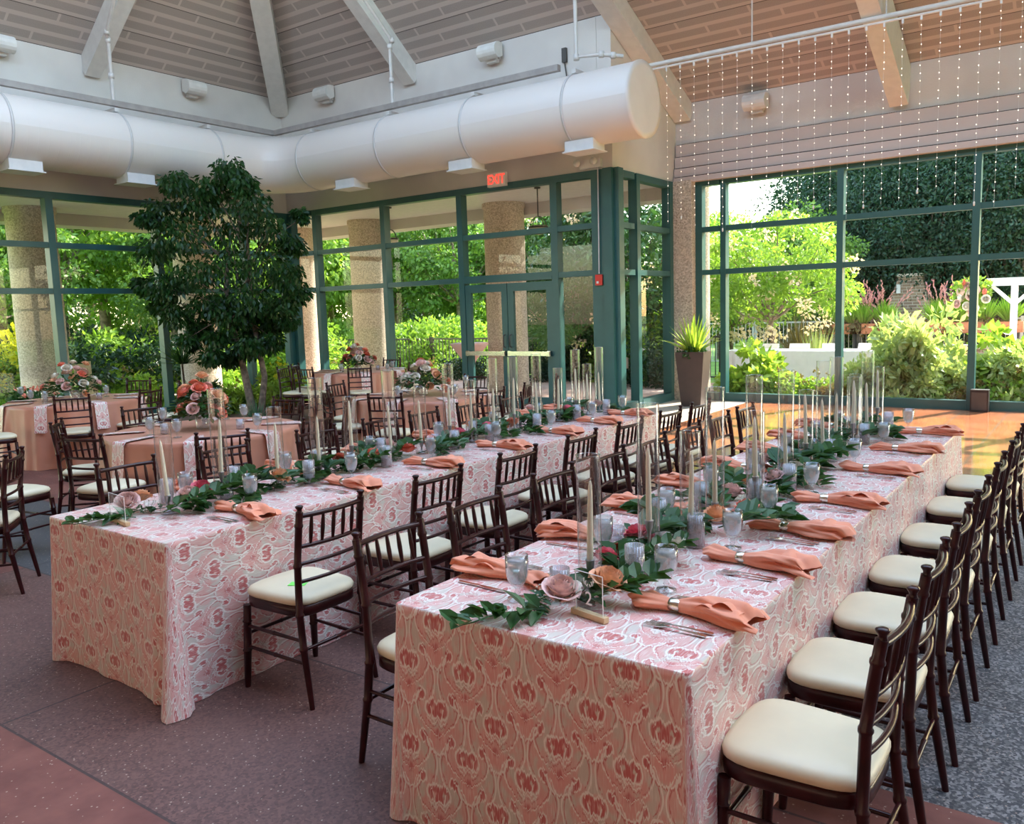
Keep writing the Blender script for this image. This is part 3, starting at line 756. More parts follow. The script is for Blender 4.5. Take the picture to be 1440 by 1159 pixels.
# ---------------------------------------------------------------- long tablecloths
ZT = .755
def long_cloth(x0, x1, y0, y1, label, seed, slit=None):
    rr = random.Random(seed); rad = .018
    w, l = x1-x0, y1-y0; cx, cy = (x0+x1)/2, (y0+y1)/2
    # perimeter samples of a rounded rectangle: (point, normal, flat-cloth uv direction)
    per = []
    def side(ax, ay, bx, by, nx, ny, n):
        for i in range(n): t = i/n; per.append((ax+(bx-ax)*t, ay+(by-ay)*t, nx, ny))
    def corner(cx_, cy_, a0, n=8):
        for i in range(n): a = a0+PI/2*i/n; per.append((cx_+rad*math.cos(a), cy_+rad*math.sin(a), math.cos(a), math.sin(a)))
    side(x0+rad, y0, x1-rad, y0, 0, -1, 40); corner(x1-rad, y0+rad, -PI/2)
    side(x1, y0+rad, x1, y1-rad, 1, 0, 120); corner(x1-rad, y1-rad, 0)
    side(x1-rad, y1, x0+rad, y1, 0, 1, 30); corner(x0+rad, y1-rad, PI/2)
    side(x0, y1-rad, x0, y0+rad, -1, 0, 120); corner(x0+rad, y0+rad, PI)
    N = len(per); b = MB()
    nz = lambda a, f, ph: math.sin(a*f+ph)
    ph = [rr.uniform(0, 6) for _ in range(8)]
    rows = [(-.0, 0.0, 0)]+[(t, 0, 0) for t in (.004, .02, .06, .12, .2, .3, .4, .5, .6, .68, .735, .752)]
    vs = []; uv = []
    for k, (t, _, _) in enumerate(rows):
        f = t/.75
        for (px, py, nx, ny) in per:
            dcs = [(abs(px-X_)+abs(py-Y_)) for X_ in (x0, x1) for Y_ in (y0, y1)]; dc = min(dcs)
            s = (px-x0)*abs(ny)+(py-y0)*abs(nx)
            q = abs(nx*ny)*2
            wave = .010*nz(s, 5.1, ph[0])+.006*nz(s, 13, ph[1])+.003*nz(s, 31, ph[2])
            pleat = math.exp(-(dc/.13)**2)*(.016*math.cos(dc*46)+.014)*(.5+.7*q)
            if slit and abs(px-slit[0])+abs(py-slit[1]) < .5: pleat *= slit[2]
            o = .003+f*.006 + wave*f*1.2 + pleat*f**1.25
            if k == 0: o = 0
            z = ZT-t*(1 if k else 0)
            tx, ty = -ny, nx; lat = .012*f*math.exp(-(dc/.2)**2)*math.sin(dc*40+1)
            vs.append((px+nx*o+tx*lat, py+ny*o+ty*lat, max(.002, z))); uv.append((px+nx*t, py+ny*t))
    b.add(vs, [(k*N+i, (k+1)*N+i, (k+1)*N+(i+1) % N, k*N+(i+1) % N) for k in range(len(rows)-1) for i in range(N)], uv, True)
    # top with faint creases
    nx_, ny_ = 24, 110
    def tp(u, v):
        x = x0+.004+(w-.008)*u; y = y0+.004+(l-.008)*v
        cr = .0015*math.exp(-((y-cy-.25)/.02)**2)+.0015*math.exp(-((y-cy+.95)/.015)**2)
        return (x, y, ZT+cr+.0006*math.sin(x*9+y*3))
    b.grid(tp, nx_, ny_, lambda u, v: (x0+w*u, y0+l*v))
    # rim joining top and drop
    ringv = []; ringu = []
    for (px, py, nx, ny) in per:
        ringv.append((px, py, ZT)); ringu.append((px, py))
    inner = [(min(max(px, x0+.0045), x1-.0045), min(max(py, y0+.0045), y1-.0045), ZT-.0005) for (px, py, _, _) in per]
    b.add(ringv+inner, [(i, (i+1) % N, N+(i+1) % N, N+i) for i in range(N)], ringu+ringu, True)
    o = b.build('tablecloth', M['ikat']); tag(o, label, 'tablecloth', 'floor-length ikat cloths on the two long tables')
    return o
long_cloth(-1.923, -.866, 1.958, 6.80, 'pink and cream ikat cloth to the floor on the right long table', 4, (-.866, 1.958, 1.6))
long_cloth(-4.364, -3.318, 1.992, 6.85, 'pink and cream ikat cloth to the floor on the left long table', 9, (-3.318, 1.992, 4.2))

# ---------------------------------------------------------------- round tables
def round_cloth(c, r, label, seed):
    rr = random.Random(seed); N = 160; ph = [rr.uniform(0, 6) for _ in range(4)]; b = MB(); vs = []
    rows = [(0, 0), (.3, 0), (.6, 0), (.9, 0), (.985, 0), (1, .008), (1, .04), (1, .15), (1, .3), (1, .45), (1, .6), (1, .7), (1, .752)]
    for (k, t) in rows:
        for i in range(N):
            a = 2*PI*i/N; f = t/.75
            fold = (math.sin(11*a+ph[0])+.5*math.sin(17*a+ph[1])+.35*math.sin(29*a+ph[2]))
            rad = r*k + f*.06 + fold*.036*f**.6 + (.05*max(0, math.sin(3*a+ph[3]))*max(0, f-.8)*5 if f > .8 else 0)
            vs.append((rad*math.cos(a), rad*math.sin(a), max(.002, ZT-t)))
    b.add(vs, [(k*N+i, (k+1)*N+i, (k+1)*N+(i+1) % N, k*N+(i+1) % N) for k in range(len(rows)-1) for i in range(N)], smooth=True)
    o = b.build('round_tablecloth', M['salmon'], None, (c[0], c[1], 0))
    return tag(o, label, 'tablecloth', 'salmon satin cloths on round tables')
round_cloth(RT_['T1'], .82, 'salmon satin cloth on the far left round table', 1)
round_cloth(RT_['T2'], .82, 'salmon satin cloth on the nearest round table behind the left long table', 2)
round_cloth(RT_['T3'], .80, 'salmon satin cloth on the back round table near the window corner', 3)
round_cloth(RT_['T4'], .82, 'salmon satin cloth on the middle round table behind the left long table', 4)
def runner_napkin():
    """a patterned napkin folded in a strip, its end hanging over the table edge; local +x points outward, origin on the edge"""
    b = MB(); w = .075
    pr = [(-.34, .006), (-.2, .007), (-.05, .006), (0, .004), (.012, -.006), (.02, -.03), (.03, -.12), (.042, -.22), (.055, -.31)]
    vs = []; uv = []; L = 0; ww = []
    for i, (x, z) in enumerate(pr):
        if i: L += math.hypot(x-pr[i-1][0], z-pr[i-1][1])
        k = .55+.45*min(1, L/.25)
        for s in (-1, -.5, 0, .5, 1): vs.append((x, s*w*k, z+.003*math.cos(s*5+i))); uv.append((s*w*k, L))
    b.add(vs, [(i*5+j, i*5+j+1, (i+1)*5+j+1, (i+1)*5+j) for i in range(len(pr)-1) for j in range(4)], uv, True)
    vs2 = [(x, y, z-.004) for x, y, z in vs]
    b.add(vs2, [(i*5+j, (i+1)*5+j, (i+1)*5+j+1, i*5+j+1) for i in range(len(pr)-1) for j in range(4)], uv, True)
    return b.build('patterned_napkin', M['ikat'])
rn0 = runner_napkin()

# ---------------------------------------------------------------- tableware prototypes
def goblet():
    e = empty('water_goblet')
    b = MB(); b.lathe([(.001, .003), (.034, .004), (.036, .001), (.034, .007), (.012, .011), (.007, .018), (.011, .026), (.007, .034), (.011, .042),
                       (.022, .052), (.032, .068), (.038, .092), (.040, .12), (.0385, .155), (.037, .155), (.038, .12), (.036, .092), (.030, .07), (.020, .056), (.001, .050)], 20)
    b.build('glass_body', M['goblet'], e)
    b = MB(); b.lathe([(.001, .052), (.019, .058), (.029, .071), (.035, .092), (.0372, .12), (.0368, .138), (.001, .138)], 18)
    b.build('iced_water', M['water'], e); return e
gob0 = goblet()
def vase(h):
    e = empty('hurricane_cylinder')
    b = MB(); r = .042
    b.lathe([(r, .003), (r, h)], 24); b.build('glass_wall', M['glass'], e)
    b = MB(); b.lathe([(r, h-.001), (r+.0012, h+.002), (r-.002, h+.002), (r-.003, h-.001)], 24); b.build('rim', M['goblet'], e); b = MB(); b.lathe([(.001, .0015), (r, .001), (r+.001, .004), (r-.002, .006), (.001, .005)], 24)
    b.build('foot', M['goblet'], e); return e
vaseA, vaseB = vase(.46), vase(.60)
def candle():
    b = MB(); b.lathe([(.0115, 0), (.0115, .02), (.0105, .12), (.0085, .24), (.0065, .275), (.003, .29), (.0005, .292)], 12); b.tube([(0, 0, .288), (.001, 0, .300)], .0009, 5)
    return b.build('taper_candle', M['candle'])
can0 = candle()
def holder(h):
    b = MB(); b.lathe([(.001, 0), (.030, 0), (.030, .004), (.016, .009), (.007, .018), (.0055, h*.5), (.008, h-.045), (.013, h-.03), (.0165, h-.004), (.0175, h), (.0125, h), (.012, h-.012), (.001, h-.012)], 16)
    return b.build('candlestick', M['pewter'])
hA, hB = holder(.085), holder(.15)
def votive(h):
    e = empty('ribbed_candle_glass'); b = MB(); r = .034
    md = lambda t, z: 1+.028*math.cos(t*22)
    b.lathe([(.001, .002), (r, .002), (r, h), (r-.004, h), (r-.004, .012), (.001, .012)], 88, mod=md); b.build('glass_wall', M['ribbed'], e)
    b = MB(); b.lathe([(.001, .013), (.022, .013), (.022, min(.05, h*.45)), (.001, min(.05, h*.45)+.001)], 16); b.build('wax_candle', M['cloth_white'], e); return e
vS, vT = votive(.085), votive(.135)
def napkin(seed):
    rr = random.Random(seed); e = empty('folded_napkin')
    b = MB(); nu, nv = 46, 44; p1, p2, p3 = (rr.uniform(0, 6) for _ in range(3))
    def fn(u, v):
        x = -.19+.40*u; xr = -.055
        d = x-xr
        w = (.014+.175*abs(d)**.8+.0) if d < 0 else (.014+.155*min(d, .2)**.68)
        w = min(w, .052) if d < 0 else min(w, .085)
        h = .020+.10*min(abs(d), .11) if d > 0 else .018+.07*min(abs(d), .1)
        if u > .93: h *= 1-(u-.93)*8; w *= 1-(u-.93)*2.5
        if u < .06: h *= .75+4*u; w *= .9+1.6*u
        a = 2*PI*v; amp = min(1, abs(d)*9)
        fold = 1+amp*(.20*math.sin(5*a+p1+d*9)+.12*math.sin(9*a+p2-d*16))
        y = w*math.cos(a)*fold + amp*.012*math.sin(d*20+p3); z = h*math.sin(a)*fold+h*.95
        return (x+.02*amp*math.cos(a*2+p2), y, max(.002, z))
    b.grid(fn, nu, nv)
    # an overlapping turned-over flap on the wide end
    s = rr.choice((-1, 1))
    for k in range(2):
        q = .05+.055*k
        def fl(u, v, q=q, k=k):
            x = -.03+q+.10*u*(1-.3*v); yy = s*(.065-.12*v)*(1-.15*k)
            z = .036+.014*k+.022*math.sin(PI*min(1, u*1.2))*(1-v*.5)-.012*v*u
            return (x+.03*v, yy*(.55+.45*u), z)
        b.grid(fl, 10, 10)
    b.build('cloth', M['napkin'], e)
    b = MB(); b.lathe([(.0225, -.019), (.024, -.018), (.024, .018), (.0225, .019), (.0215, .017), (.0215, -.017), (.0225, -.019)], 24)
    o = b.build('napkin_ring', M['gold'], e, (-.055, 0, .021)); o.rotation_euler = (0, PI/2, 0); o.scale = (.85, 1, 1)
    return e
nap0 = [napkin(s) for s in (1, 2, 3)]
def fork():
    b = MB(); t = .0011
    def strip(pts):  # (x, halfwidth, z)
        vs = []
        for x, w_, z in pts:
            vs += [(x, -w_, z-t), (x, w_, z-t), (x, w_, z+t), (x, -w_, z+t)]
        n = len(pts); b.add(vs, [(i*4+j, (i+1)*4+j, (i+1)*4+(j+1) % 4, i*4+(j+1) % 4) for i in range(n-1) for j in range(4)]+[(0, 1, 2, 3), (4*n-1, 4*n-2, 4*n-3, 4*n-4)])
    strip([(.10, .006, .003), (.09, .0085, .004), (.03, .004, .006), (-.03, .003, .007), (-.045, .010, .006), (-.06, .0115, .005)])
    for k in range(4):
        y = -.0095+.0063*k; vs = []
        b.obox((-.058, y, .005), (-.082, y, .0035), .0028, .0018); b.obox((-.08, y, .0035), (-.10, y*.95, .006), .0022, .0016)
    return b.build('dinner_fork', M['silver'])
def knife():
    b = MB(); t = .0013
    pts = [(.11, .005, .003), (.10, .0075, .003), (.02, .006, .004), (.005, .0045, .004), (-.01, .0085, .003), (-.08, .009, .003), (-.11, .004, .002)]
    vs = []
    for x, w_, z in pts: vs += [(x, -w_, z-t), (x, w_, z-t), (x, w_, z+t), (x, -w_, z+t)]
    n = len(pts); b.add(vs, [(i*4+j, (i+1)*4+j, (i+1)*4+(j+1) % 4, i*4+(j+1) % 4) for i in range(n-1) for j in range(4)]+[(0, 1, 2, 3), (4*n-1, 4*n-2, 4*n-3, 4*n-4)])
    return b.build('table_knife', M['silver'])
fork0, knife0 = fork(), knife()

def settings(tname, xe, sgn, ys, knife_s, side):
    """xe: table edge; sgn: +1 when the edge faces +X; knife_s: +1 when the knife lies on the +Y side"""
    for i, y in enumerate(ys):
        z = ZT+.002; yy = y; n = ORD[i]; end = '%s from near end' % n
        lab = 'of the %s long table, %s' % (tname+' '+side, end)
        rz = 0 if sgn > 0 else PI
        inst(nap0[(i*2+(sgn > 0)) % 3], (xe-sgn*.165, yy, z), rz+R.uniform(-.10, .10), None, 'coral napkin in ring on %s side of %s table, %s' % (side, tname, end), 'napkin', 'coral napkins on the long tables')
        inst(knife0, (xe-sgn*.16, yy+knife_s*.125, z), rz+R.uniform(-.05, .05), None, 'knife on %s side of %s table, %s' % (side, tname, end), 'knife', 'knives on the long tables')
        for k in (0, 1):
            inst(fork0, (xe-sgn*.145-.01*k, yy-knife_s*(.125+.024*k), z), rz+R.uniform(-.04, .04)-.02*k, None,
                 '%s fork on %s side of %s table, %s' % ('inner' if k == 0 else 'outer', side, tname, end), 'fork', 'forks on the long tables')
        inst(gob0, (xe-sgn*(.315+R.uniform(0, .03)), yy+knife_s*.165, z), R.uniform(0, 6), None, 'iced water goblet on %s side of %s table, %s' % (side, tname, end), 'goblet', 'water goblets on the long tables')
R.seed(11)
settings('right', -.866, 1, (2.36, 2.94, 3.45, 4.05, 4.90, 5.66, 6.46), 1, 'outer')
settings('right', -1.923, -1, (2.36, 2.94, 3.52, 4.08, 4.66, 5.28, 5.9, 6.5), -1, 'aisle')
settings('left', -3.318, 1, (2.52, 3.24, 3.95, 4.70, 5.43, 6.08, 6.62), 1, 'aisle')
settings('left', -4.364, -1, (2.72, 3.41, 4.10, 4.84, 5.50, 6.15, 6.68), -1, 'far')

# candles in glass cylinders down the middle, low and tall by turns
R.seed(21)
def candles(tname, cx, ys, first_low=True):
    for i, (x, y, hgt) in enumerate(ys):
        low = hgt < .5; z = ZT+.002; n = ORD[i]
        inst(vaseA if low else vaseB, (x, y, z), 0, None, '%s clear glass cylinder on %s long table, %s from near end' % ('shorter' if low else 'tall', tname, n), 'candle glass', 'glass cylinders over candles on the long tables')
        hh = hB if i % 3 == 1 else hA
        hz = .085 if hh is hA else .15
        inst(hh, (x, y, z+.006), 0, None, 'pewter candlestick in glass cylinder on %s long table, %s from near end' % (tname, n), 'candlestick', 'candlesticks on the long tables')
        ti = R.uniform(-.03, .03), R.uniform(-.035, .035)
        if (tname, i) in (('left', 0),): ti = (.02, -.055)
        inst(can0, (x, y, z+.006+hz-.012), 0, None, 'ivory taper candle in glass cylinder on %s long table, %s from near end' % (tname, n), 'candle', 'taper candles on the long tables', rot=(ti[0], ti[1], 0))
RC = [(-1.45, 2.45, .46), (-1.40, 2.81, .6), (-1.35, 3.08, .46), (-1.40, 3.46, .6), (-1.33, 3.78, .46), (-1.45, 4.10, .6), (-1.40, 4.45, .6), (-1.40, 4.81, .46),
      (-1.40, 5.16, .6), (-1.42, 5.53, .6), (-1.36, 5.72, .46), (-1.40, 5.93, .46), (-1.40, 6.28, .6), (-1.40, 6.61, .46)]
LC = [(-3.85, 2.34, .46), (-3.85, 2.66, .6), (-3.85, 3.03, .46), (-3.85, 3.34, .6), (-3.85, 3.61, .46), (-3.85, 3.96, .6), (-3.85, 4.26, .46), (-3.85, 4.57, .6),
      (-3.85, 4.82, .46), (-3.86, 5.11, .6), (-3.80, 5.30, .6), (-3.85, 5.70, .6), (-3.85, 6.03, .46), (-3.85, 6.32, .6), (-3.85, 6.52, .46), (-3.85, 6.74, .6)]
candles('right', -1.4, RC); candles('left', -3.85, LC)
def vot(tname, lst):
    for i, (x, y, tall) in enumerate(lst):
        inst(vT if tall else vS, (x, y, ZT+.002), R.uniform(0, 6), None, '%s ribbed candle glass on %s long table, %s from near end' % ('tall' if tall else 'short', tname, ORD[i]), 'candle glass', 'ribbed candle glasses on the long tables')
vot('right', [(-1.50, 2.33, 0), (-1.328, 2.55, 1), (-1.592, 2.90, 0), (-1.318, 3.06, 1), (-1.56, 3.23, 1), (-1.53, 3.62, 1), (-1.335, 3.80, 1), (-1.314, 4.24, 1), (-1.55, 4.4, 0), (-1.50, 4.75, 1), (-1.34, 5.11, 1), (-1.52, 5.4, 0), (-1.32, 5.85, 1), (-1.5, 6.2, 1), (-1.31, 6.55, 1)])
vot('left', [(-4.05, 2.46, 1), (-3.80, 2.65, 0), (-4.02, 2.86, 1), (-3.77, 3.19, 1), (-4.0, 3.45, 1), (-3.72, 3.78, 1), (-3.98, 4.0, 1), (-3.75, 4.5, 1), (-3.98, 4.55, 0), (-3.70, 4.84, 1), (-3.94, 4.95, 1), (-3.72, 5.5, 1), (-3.98, 5.6, 0), (-3.74, 6.15, 1), (-3.95, 6.4, 1), (-3.7, 6.6, 1)])
# ---------------------------------------------------------------- flowers and greenery
def rose(col, seed, r=.036):
    rr = random.Random(seed); b = MB()
    b.lathe([(.001, r*.9), (r*.16, r*.88), (r*.24, r*.6), (r*.22, r*.2), (.001, 0)], 9)
    for ringi, (n, rad, op, h) in enumerate(((3, .20, .0, .98), (3, .36, .1, 1.0), (4, .52, .22, .98), (5, .68, .42, .92), (5, .84, .7, .80), (6, 1.0, .98, .62))):
        a0 = rr.uniform(0, 6)
        for k in range(n):
            a = a0+2*PI*k/n; wd = 2*PI/n*.72
            def fn(u, v, a=a, wd=wd, rad=rad, op=op, h=h):
                t = a+(u-.5)*2.3*wd*(.35+.65*math.sin(min(1, v*1.1)*PI*.5+.05))
                cup = rad*(.40+.60*math.sin(min(1, v*1.15)*PI/2))*(1-.20*(1-op)*v**3)+op*.24*v**4; e_ = 1-.34*(2*u-1)**2*v
                z = r*1.25*h*v*e_-r*op*.22*v**4
                return (r*cup*math.cos(t), r*cup*math.sin(t), z+r*.05)
            b.grid(fn, 4, 4)
    return b.build('rose', M[col])
roses = {}
for i, k in enumerate(('rose_coral', 'rose_pink', 'rose_blush', 'rose_peach', 'rose_cream', 'rose_rust')):
    roses[k] = rose(k, i)
CN = dict(rose_coral='coral', rose_pink='bright pink', rose_blush='blush', rose_peach='peach', rose_cream='cream', rose_rust='rust red')
def sprig(seed, m_, nl=26, L=.26, lw=(.074, .040)):
    rr = random.Random(seed); e = empty('greenery_sprig'); b = MB()
    pts = [Vector((0, 0, .01))]; a = 0
    for k in range(6): a += rr.uniform(-.3, .3); pts.append(pts[-1]+Vector((math.cos(a)*L/6, math.sin(a)*L/6, rr.uniform(-.002, .008) if k < 3 else -.004)))
    b.tube(pts, [.0022]*6+[.0012], 5); b.build('stem', M['leaf_dark'], e)
    b = MB()
    for k in range(nl):
        s = rr.uniform(.05, 1)*6; i = min(5, int(s)); p = pts[i].lerp(pts[i+1], s-i)
        d = (pts[i+1]-pts[i]).normalized(); side = 1 if k % 2 else -1
        dd = Vector((d.x*.6-d.y*side, d.y*.6+d.x*side, rr.uniform(-.1, .75)))
        sc = rr.uniform(.75, 1.25); q = p+dd.normalized()*.006
        if dd.z < .1: q.z = max(q.z, .012)
        b.leaf(q, dd, (rr.uniform(-.5, .5), rr.uniform(-.5, .5), 1), lw[0]*sc, lw[1]*sc, bend=.22)
    b.build('leaves', m_, e, kind='stuff'); return e
spr = [sprig(1, M['leaf_dark']), sprig(2, M['leaf_dark'], 30, .24, (.064, .044)), sprig(3, M['leaf_sage'], 22, .22, (.08, .046)), sprig(4, M['leaf_sage'], 36, .25, (.045, .021))]
# filler blossom twig
b = MB(); rr = random.Random(5)
for k in range(26):
    p = Vector((rr.uniform(-.06, .06), rr.uniform(-.04, .04), rr.uniform(.02, .075)))
    b.tube([(p.x*.3, p.y*.3, .004), p], .0005, 3)
    b.lathe([(.001, 0), (.0042, .002), (.0035, .005), (.001, .006)], 5, p, mi=1)
filler = b.build('filler_blossom', [M['leaf_sage'], M['rose_cream']])
def garland(tname, cx, y0, y1, n):
    for i in range(n):
        y = y0+(y1-y0)*i/(n-1); x = cx+.085*math.sin(i*2.4)+R.uniform(-.03, .03)
        a = (PI/2 if i % 2 else -PI/2)+R.uniform(-.9, .9)
        if i == 0: a = -PI*.68; x = cx+.0
        lift = i % 2 and 0 < i < n-1
        inst(spr[(i*3+1) % 4 if i % 3 else i % 2], (x, y, ZT+(.018 if lift else .004)), a, R.uniform(1.0, 1.4), 'green leafy sprig in garland of %s long table, %s from near end' % (tname, ORD[i]), 'greenery', 'greenery garlands on the long tables', rot=(0, -.20, a) if lift else None)
    for i in range(8):
        y = y0+.1+(y1-y0-.3)*i/7
        inst(filler, (cx+R.uniform(-.1, .1), y, ZT+.004), R.uniform(0, 6), 1, 'tiny white filler blossom twig on %s long table, %s from near end' % (tname, ORD[i]), 'flower', 'filler blossoms on the long tables')
R.seed(31)
garland('right', -1.42, 2.13, 6.62, 44); garland('left', -3.86, 2.17, 6.6, 44)
def rosetab(tname, lst):
    for i, (x, y, k, s) in enumerate(lst):
        q = at_z(x, y, .79) if x > 20 else Vector((x, y, 0))
        inst(roses['rose_'+k], (q.x, q.y, ZT+.052), R.uniform(0, 6), s*1.3, '%s rose in garland of %s long table, %s from near end' % (CN['rose_'+k], tname, ORD[i]), 'flower', 'garland roses on the long tables', rot=(R.uniform(-.1, .6), R.uniform(-.5, .3), R.uniform(0, 6)))
rosetab('right', [(788, 845, 'blush', 1.15), (803, 843, 'cream', .8), (853, 835, 'peach', 1.25), (850, 797, 'pink', .95), (872, 785, 'rust', .7), (897, 762, 'pink', .95), (906, 758, 'pink', .7),
                  (1008, 738, 'peach', 1.15), (1050, 728, 'coral', 1.1), (955, 778, 'cream', .8), (1028, 703, 'blush', 1.1), (1045, 686, 'peach', .9), (1022, 700, 'coral', .8), (1090, 680, 'blush', 1),
                  (1118, 668, 'cream', 1), (1075, 655, 'blush', .9), (1160, 640, 'cream', .8), (1150, 620, 'blush', .9), (1215, 613, 'peach', 1.2), (1200, 600, 'coral', .9), (-1.45, 6.66, 'blush', 1)])
rosetab('left', [(180, 714, 'blush', 1.1), (199, 709, 'peach', 1.0), (266, 707, 'blush', 1.2), (284, 696, 'pink', 1.1), (342, 686, 'coral', .8), (352, 684, 'coral', .8), (392, 679, 'peach', 1.15), (424, 664, 'coral', 1),
                 (478, 655, 'rust', 1.1), (525, 646, 'coral', 1), (575, 640, 'rust', 1.05), (603, 629, 'coral', 1.25), (546, 632, 'blush', 1), (646, 618, 'pink', 1.2), (636, 611, 'peach', .9), (686, 609, 'pink', 1.2), (722, 602, 'coral', 1.2),
                 (745, 580, 'blush', 1), (798, 584, 'pink', 1.3), (841, 574, 'blush', 1.1), (800, 570, 'cream', .9)])

# table numbers: acrylic plates in a wooden bar
def table_number(px0, px1, s, label, h=.125):
    p, q = at_z(*px0, ZT+.01), at_z(*px1, ZT+.01); c = (p+q)/2; a = math.atan2(q.y-p.y, q.x-p.x)
    L = (q-p).length
    e = empty('table_number', (c.x, c.y, ZT+.003), a); tag(e, label, 'table number')
    b = MB(); b.box(-L/2, -.011, 0, L/2, .011, .018); b.build('wooden_base', M['wood'], e)
    b = MB(); w = L*.40; b.box(-w, -.0015, .018, w, .0015, .018+h); b.build('acrylic_plate', M['acrylic'], e)
    b = MB()
    for (x0, z0, x1, z1) in ((-w, .018, -w, .018+h), (w, .018, w, .018+h), (-w, .018+h, w, .018+h)): b.obox((x0, 0, z0), (x1, 0, z1), .0022, .0022, up=(0, 1, 0))
    b.build('polished_edge', M['letter'], e)
    if s: text(s, .062, M['letter'], 'numeral', (0, -.0025, .018+h*.34), (PI/2, 0, 0), e, ext=.0004)
    b = MB()
    for sg in (-1, 1):
        b.tube([(sg*.004, -.0022, .018+h*.66), (sg*.018, -.0022, .018+h*.72), (sg*.022, -.0022, .018+h*.84)], .0007, 4)
        for k in range(5):
            z = .018+h*(.67+.035*k); b.leaf((sg*(.008+.0035*k), -.0022, z), (sg*(.4 if k % 2 else -.6), 0, 1), (0, 1, 0), .011, .005)
    b.build('wreath_drawing', M['letter'], e)
table_number((806, 858), (853, 874), '2', 'clear acrylic table number 2 in a wooden bar on the right long table')
table_number((153, 728), (180, 738), '', 'clear acrylic table number plate at the near end of left long table', .12)

# centrepieces on the round tables
def centerpiece(c, rad, h, cols, label, seed, z0=.10):
    rr = random.Random(seed); e = empty('flower_centerpiece', (c[0], c[1], ZT+.002)); tag(e, label, 'flower arrangement', 'round table centrepieces')
    b = MB(); b.lathe([(.001, 0), (.05, 0), (.055, .02), (.06, z0+.02), (.055, z0+.02), (.001, z0)], 16); b.build('vase', M['ribbed'], e)
    b = MB()
    for k in range(240):
        a = rr.uniform(0, 2*PI); t = rr.random()**.5*1.2; ph = rr.uniform(.0, 1)
        p = Vector((math.cos(a)*rad*t*.9, math.sin(a)*rad*t*.9, z0+h*.75*ph*(1-.4*t)))
        b.leaf(p, (math.cos(a), math.sin(a), rr.uniform(-.5, .8)), (0, 0, 1), .085, .045, bend=.2)
    b.build('foliage', M['leaf_dark'], e, kind='stuff')
    n = 0
    for k in range(22):
        a = k*2.4; t = ((k+.5)/22)**.5; zz = z0+h*(1-t*t)*.95+.0*rr.random()+(.03 if t > .8 else 0)
        col = roses['rose_'+cols[k % len(cols)]]; o = bpy.data.objects.new('rose', col.data); COL.objects.link(o); o.parent = e
        o.location = (math.cos(a)*rad*t+rr.uniform(-.05, .05), math.sin(a)*rad*t+rr.uniform(-.05, .05), zz+rr.uniform(-.06, .05)); tl = t*1.1
        o.rotation_euler = (0, tl, a); s = rr.uniform(1.05, 1.75); o.scale = (s, s, s)
    return e
centerpiece(RT_['T1'], .30, .36, ['blush', 'cream', 'coral', 'peach', 'blush', 'cream'], 'big blush and coral rose arrangement on the far left round table', 1)
centerpiece((RT_['T2'][0]-.02, RT_['T2'][1]), .20, .34, ['peach', 'coral', 'blush', 'coral'], 'peach and coral rose arrangement on the nearest round table', 2)
centerpiece(RT_['T3'], .24, .30, ['rust', 'blush', 'cream', 'coral'], 'rose arrangement on the back round table before the column', 3)
centerpiece(RT_['T4'], .27, .28, ['cream', 'rust', 'blush', 'peach', 'cream'], 'cream and dusky rose arrangement on the middle round table', 4)
R.seed(77)
NM = dict(T1='far left', T2='nearest', T3='back', T4='middle')
for tk, pts in (('T1', [(44, 566), (64, 568), (118, 562), (150, 558), (30, 560)]), ('T2', [(212, 613), (230, 597), (250, 616), (344, 592), (363, 607), (318, 590)]),
                ('T3', [(545, 524), (552, 520), (480, 524)]), ('T4', [(575, 553), (622, 548), (655, 545), (640, 560), (560, 562)])):
    for i, (x, y) in enumerate(pts):
        q = at_z(x, y, ZT); inst(gob0, (q.x, q.y, ZT+.003), 0, None, 'iced water goblet on the %s round table, %s in a loose ring' % (NM[tk], ORD[i]), 'goblet', 'water goblets on the round tables')
    c = RT_[tk]
    for i in range(3):
        a = i*2.1+.4; inst(vS, (c[0]+.36*math.cos(a), c[1]+.36*math.sin(a), ZT+.003), 0, None, 'short ribbed candle glass on the %s round table, %s around the flowers' % (NM[tk], ORD[i]), 'candle glass', 'candle glasses on the round tables')
    q = at_z(*dict(T1=(47, 575), T2=(188, 620), T3=(520, 528), T4=(640, 565))[tk], ZT); a0 = math.atan2(q.y-c[1], q.x-c[0])
    for i in range(8):
        a = a0+i*PI/4
        inst(rn0, (c[0]+.832*math.cos(a), c[1]+.832*math.sin(a), ZT+.006), a, None, 'pink patterned napkin hanging over edge of the %s round table, %s around' % (NM[tk], ORD[i]), 'napkin', 'patterned napkins on the round tables')

# ---------------------------------------------------------------- plants
def qleaf(b, p, d, n, L, W):
    a = d.cross(n); a = a.normalized() if a.length > 1e-4 else d.orthogonal().normalized()
    q = p+d*(L*.45)
    o = len(b.v); b.v += [tuple(p), tuple(q+a*(W/2)), tuple(p+d*L), tuple(q-a*(W/2))]
    b.f.append((o, o+1, o+2, o+3)); b.sm.append(False); b.mi.append(0); b.uv.append([(0, 0)]*4)
def rv(rr):
    while True:
        v = Vector((rr.uniform(-1, 1), rr.uniform(-1, 1), rr.uniform(-1, 1)))
        if .05 < v.length < 1: return v
def cloud(b, rr, clusters, n, sp, L, W, droop=.3):
    k = len(clusters)
    for i in range(n):
        c, s = clusters[i % k]; v = rv(rr); p = c+Vector((v.x, v.y, v.z*.75))*s*sp
        d = (v*.6+rv(rr)*.7-Vector((0, 0, droop))).normalized(); qleaf(b, p, d, rv(rr), L*rr.uniform(.7, 1.3), W*rr.uniform(.7, 1.3))
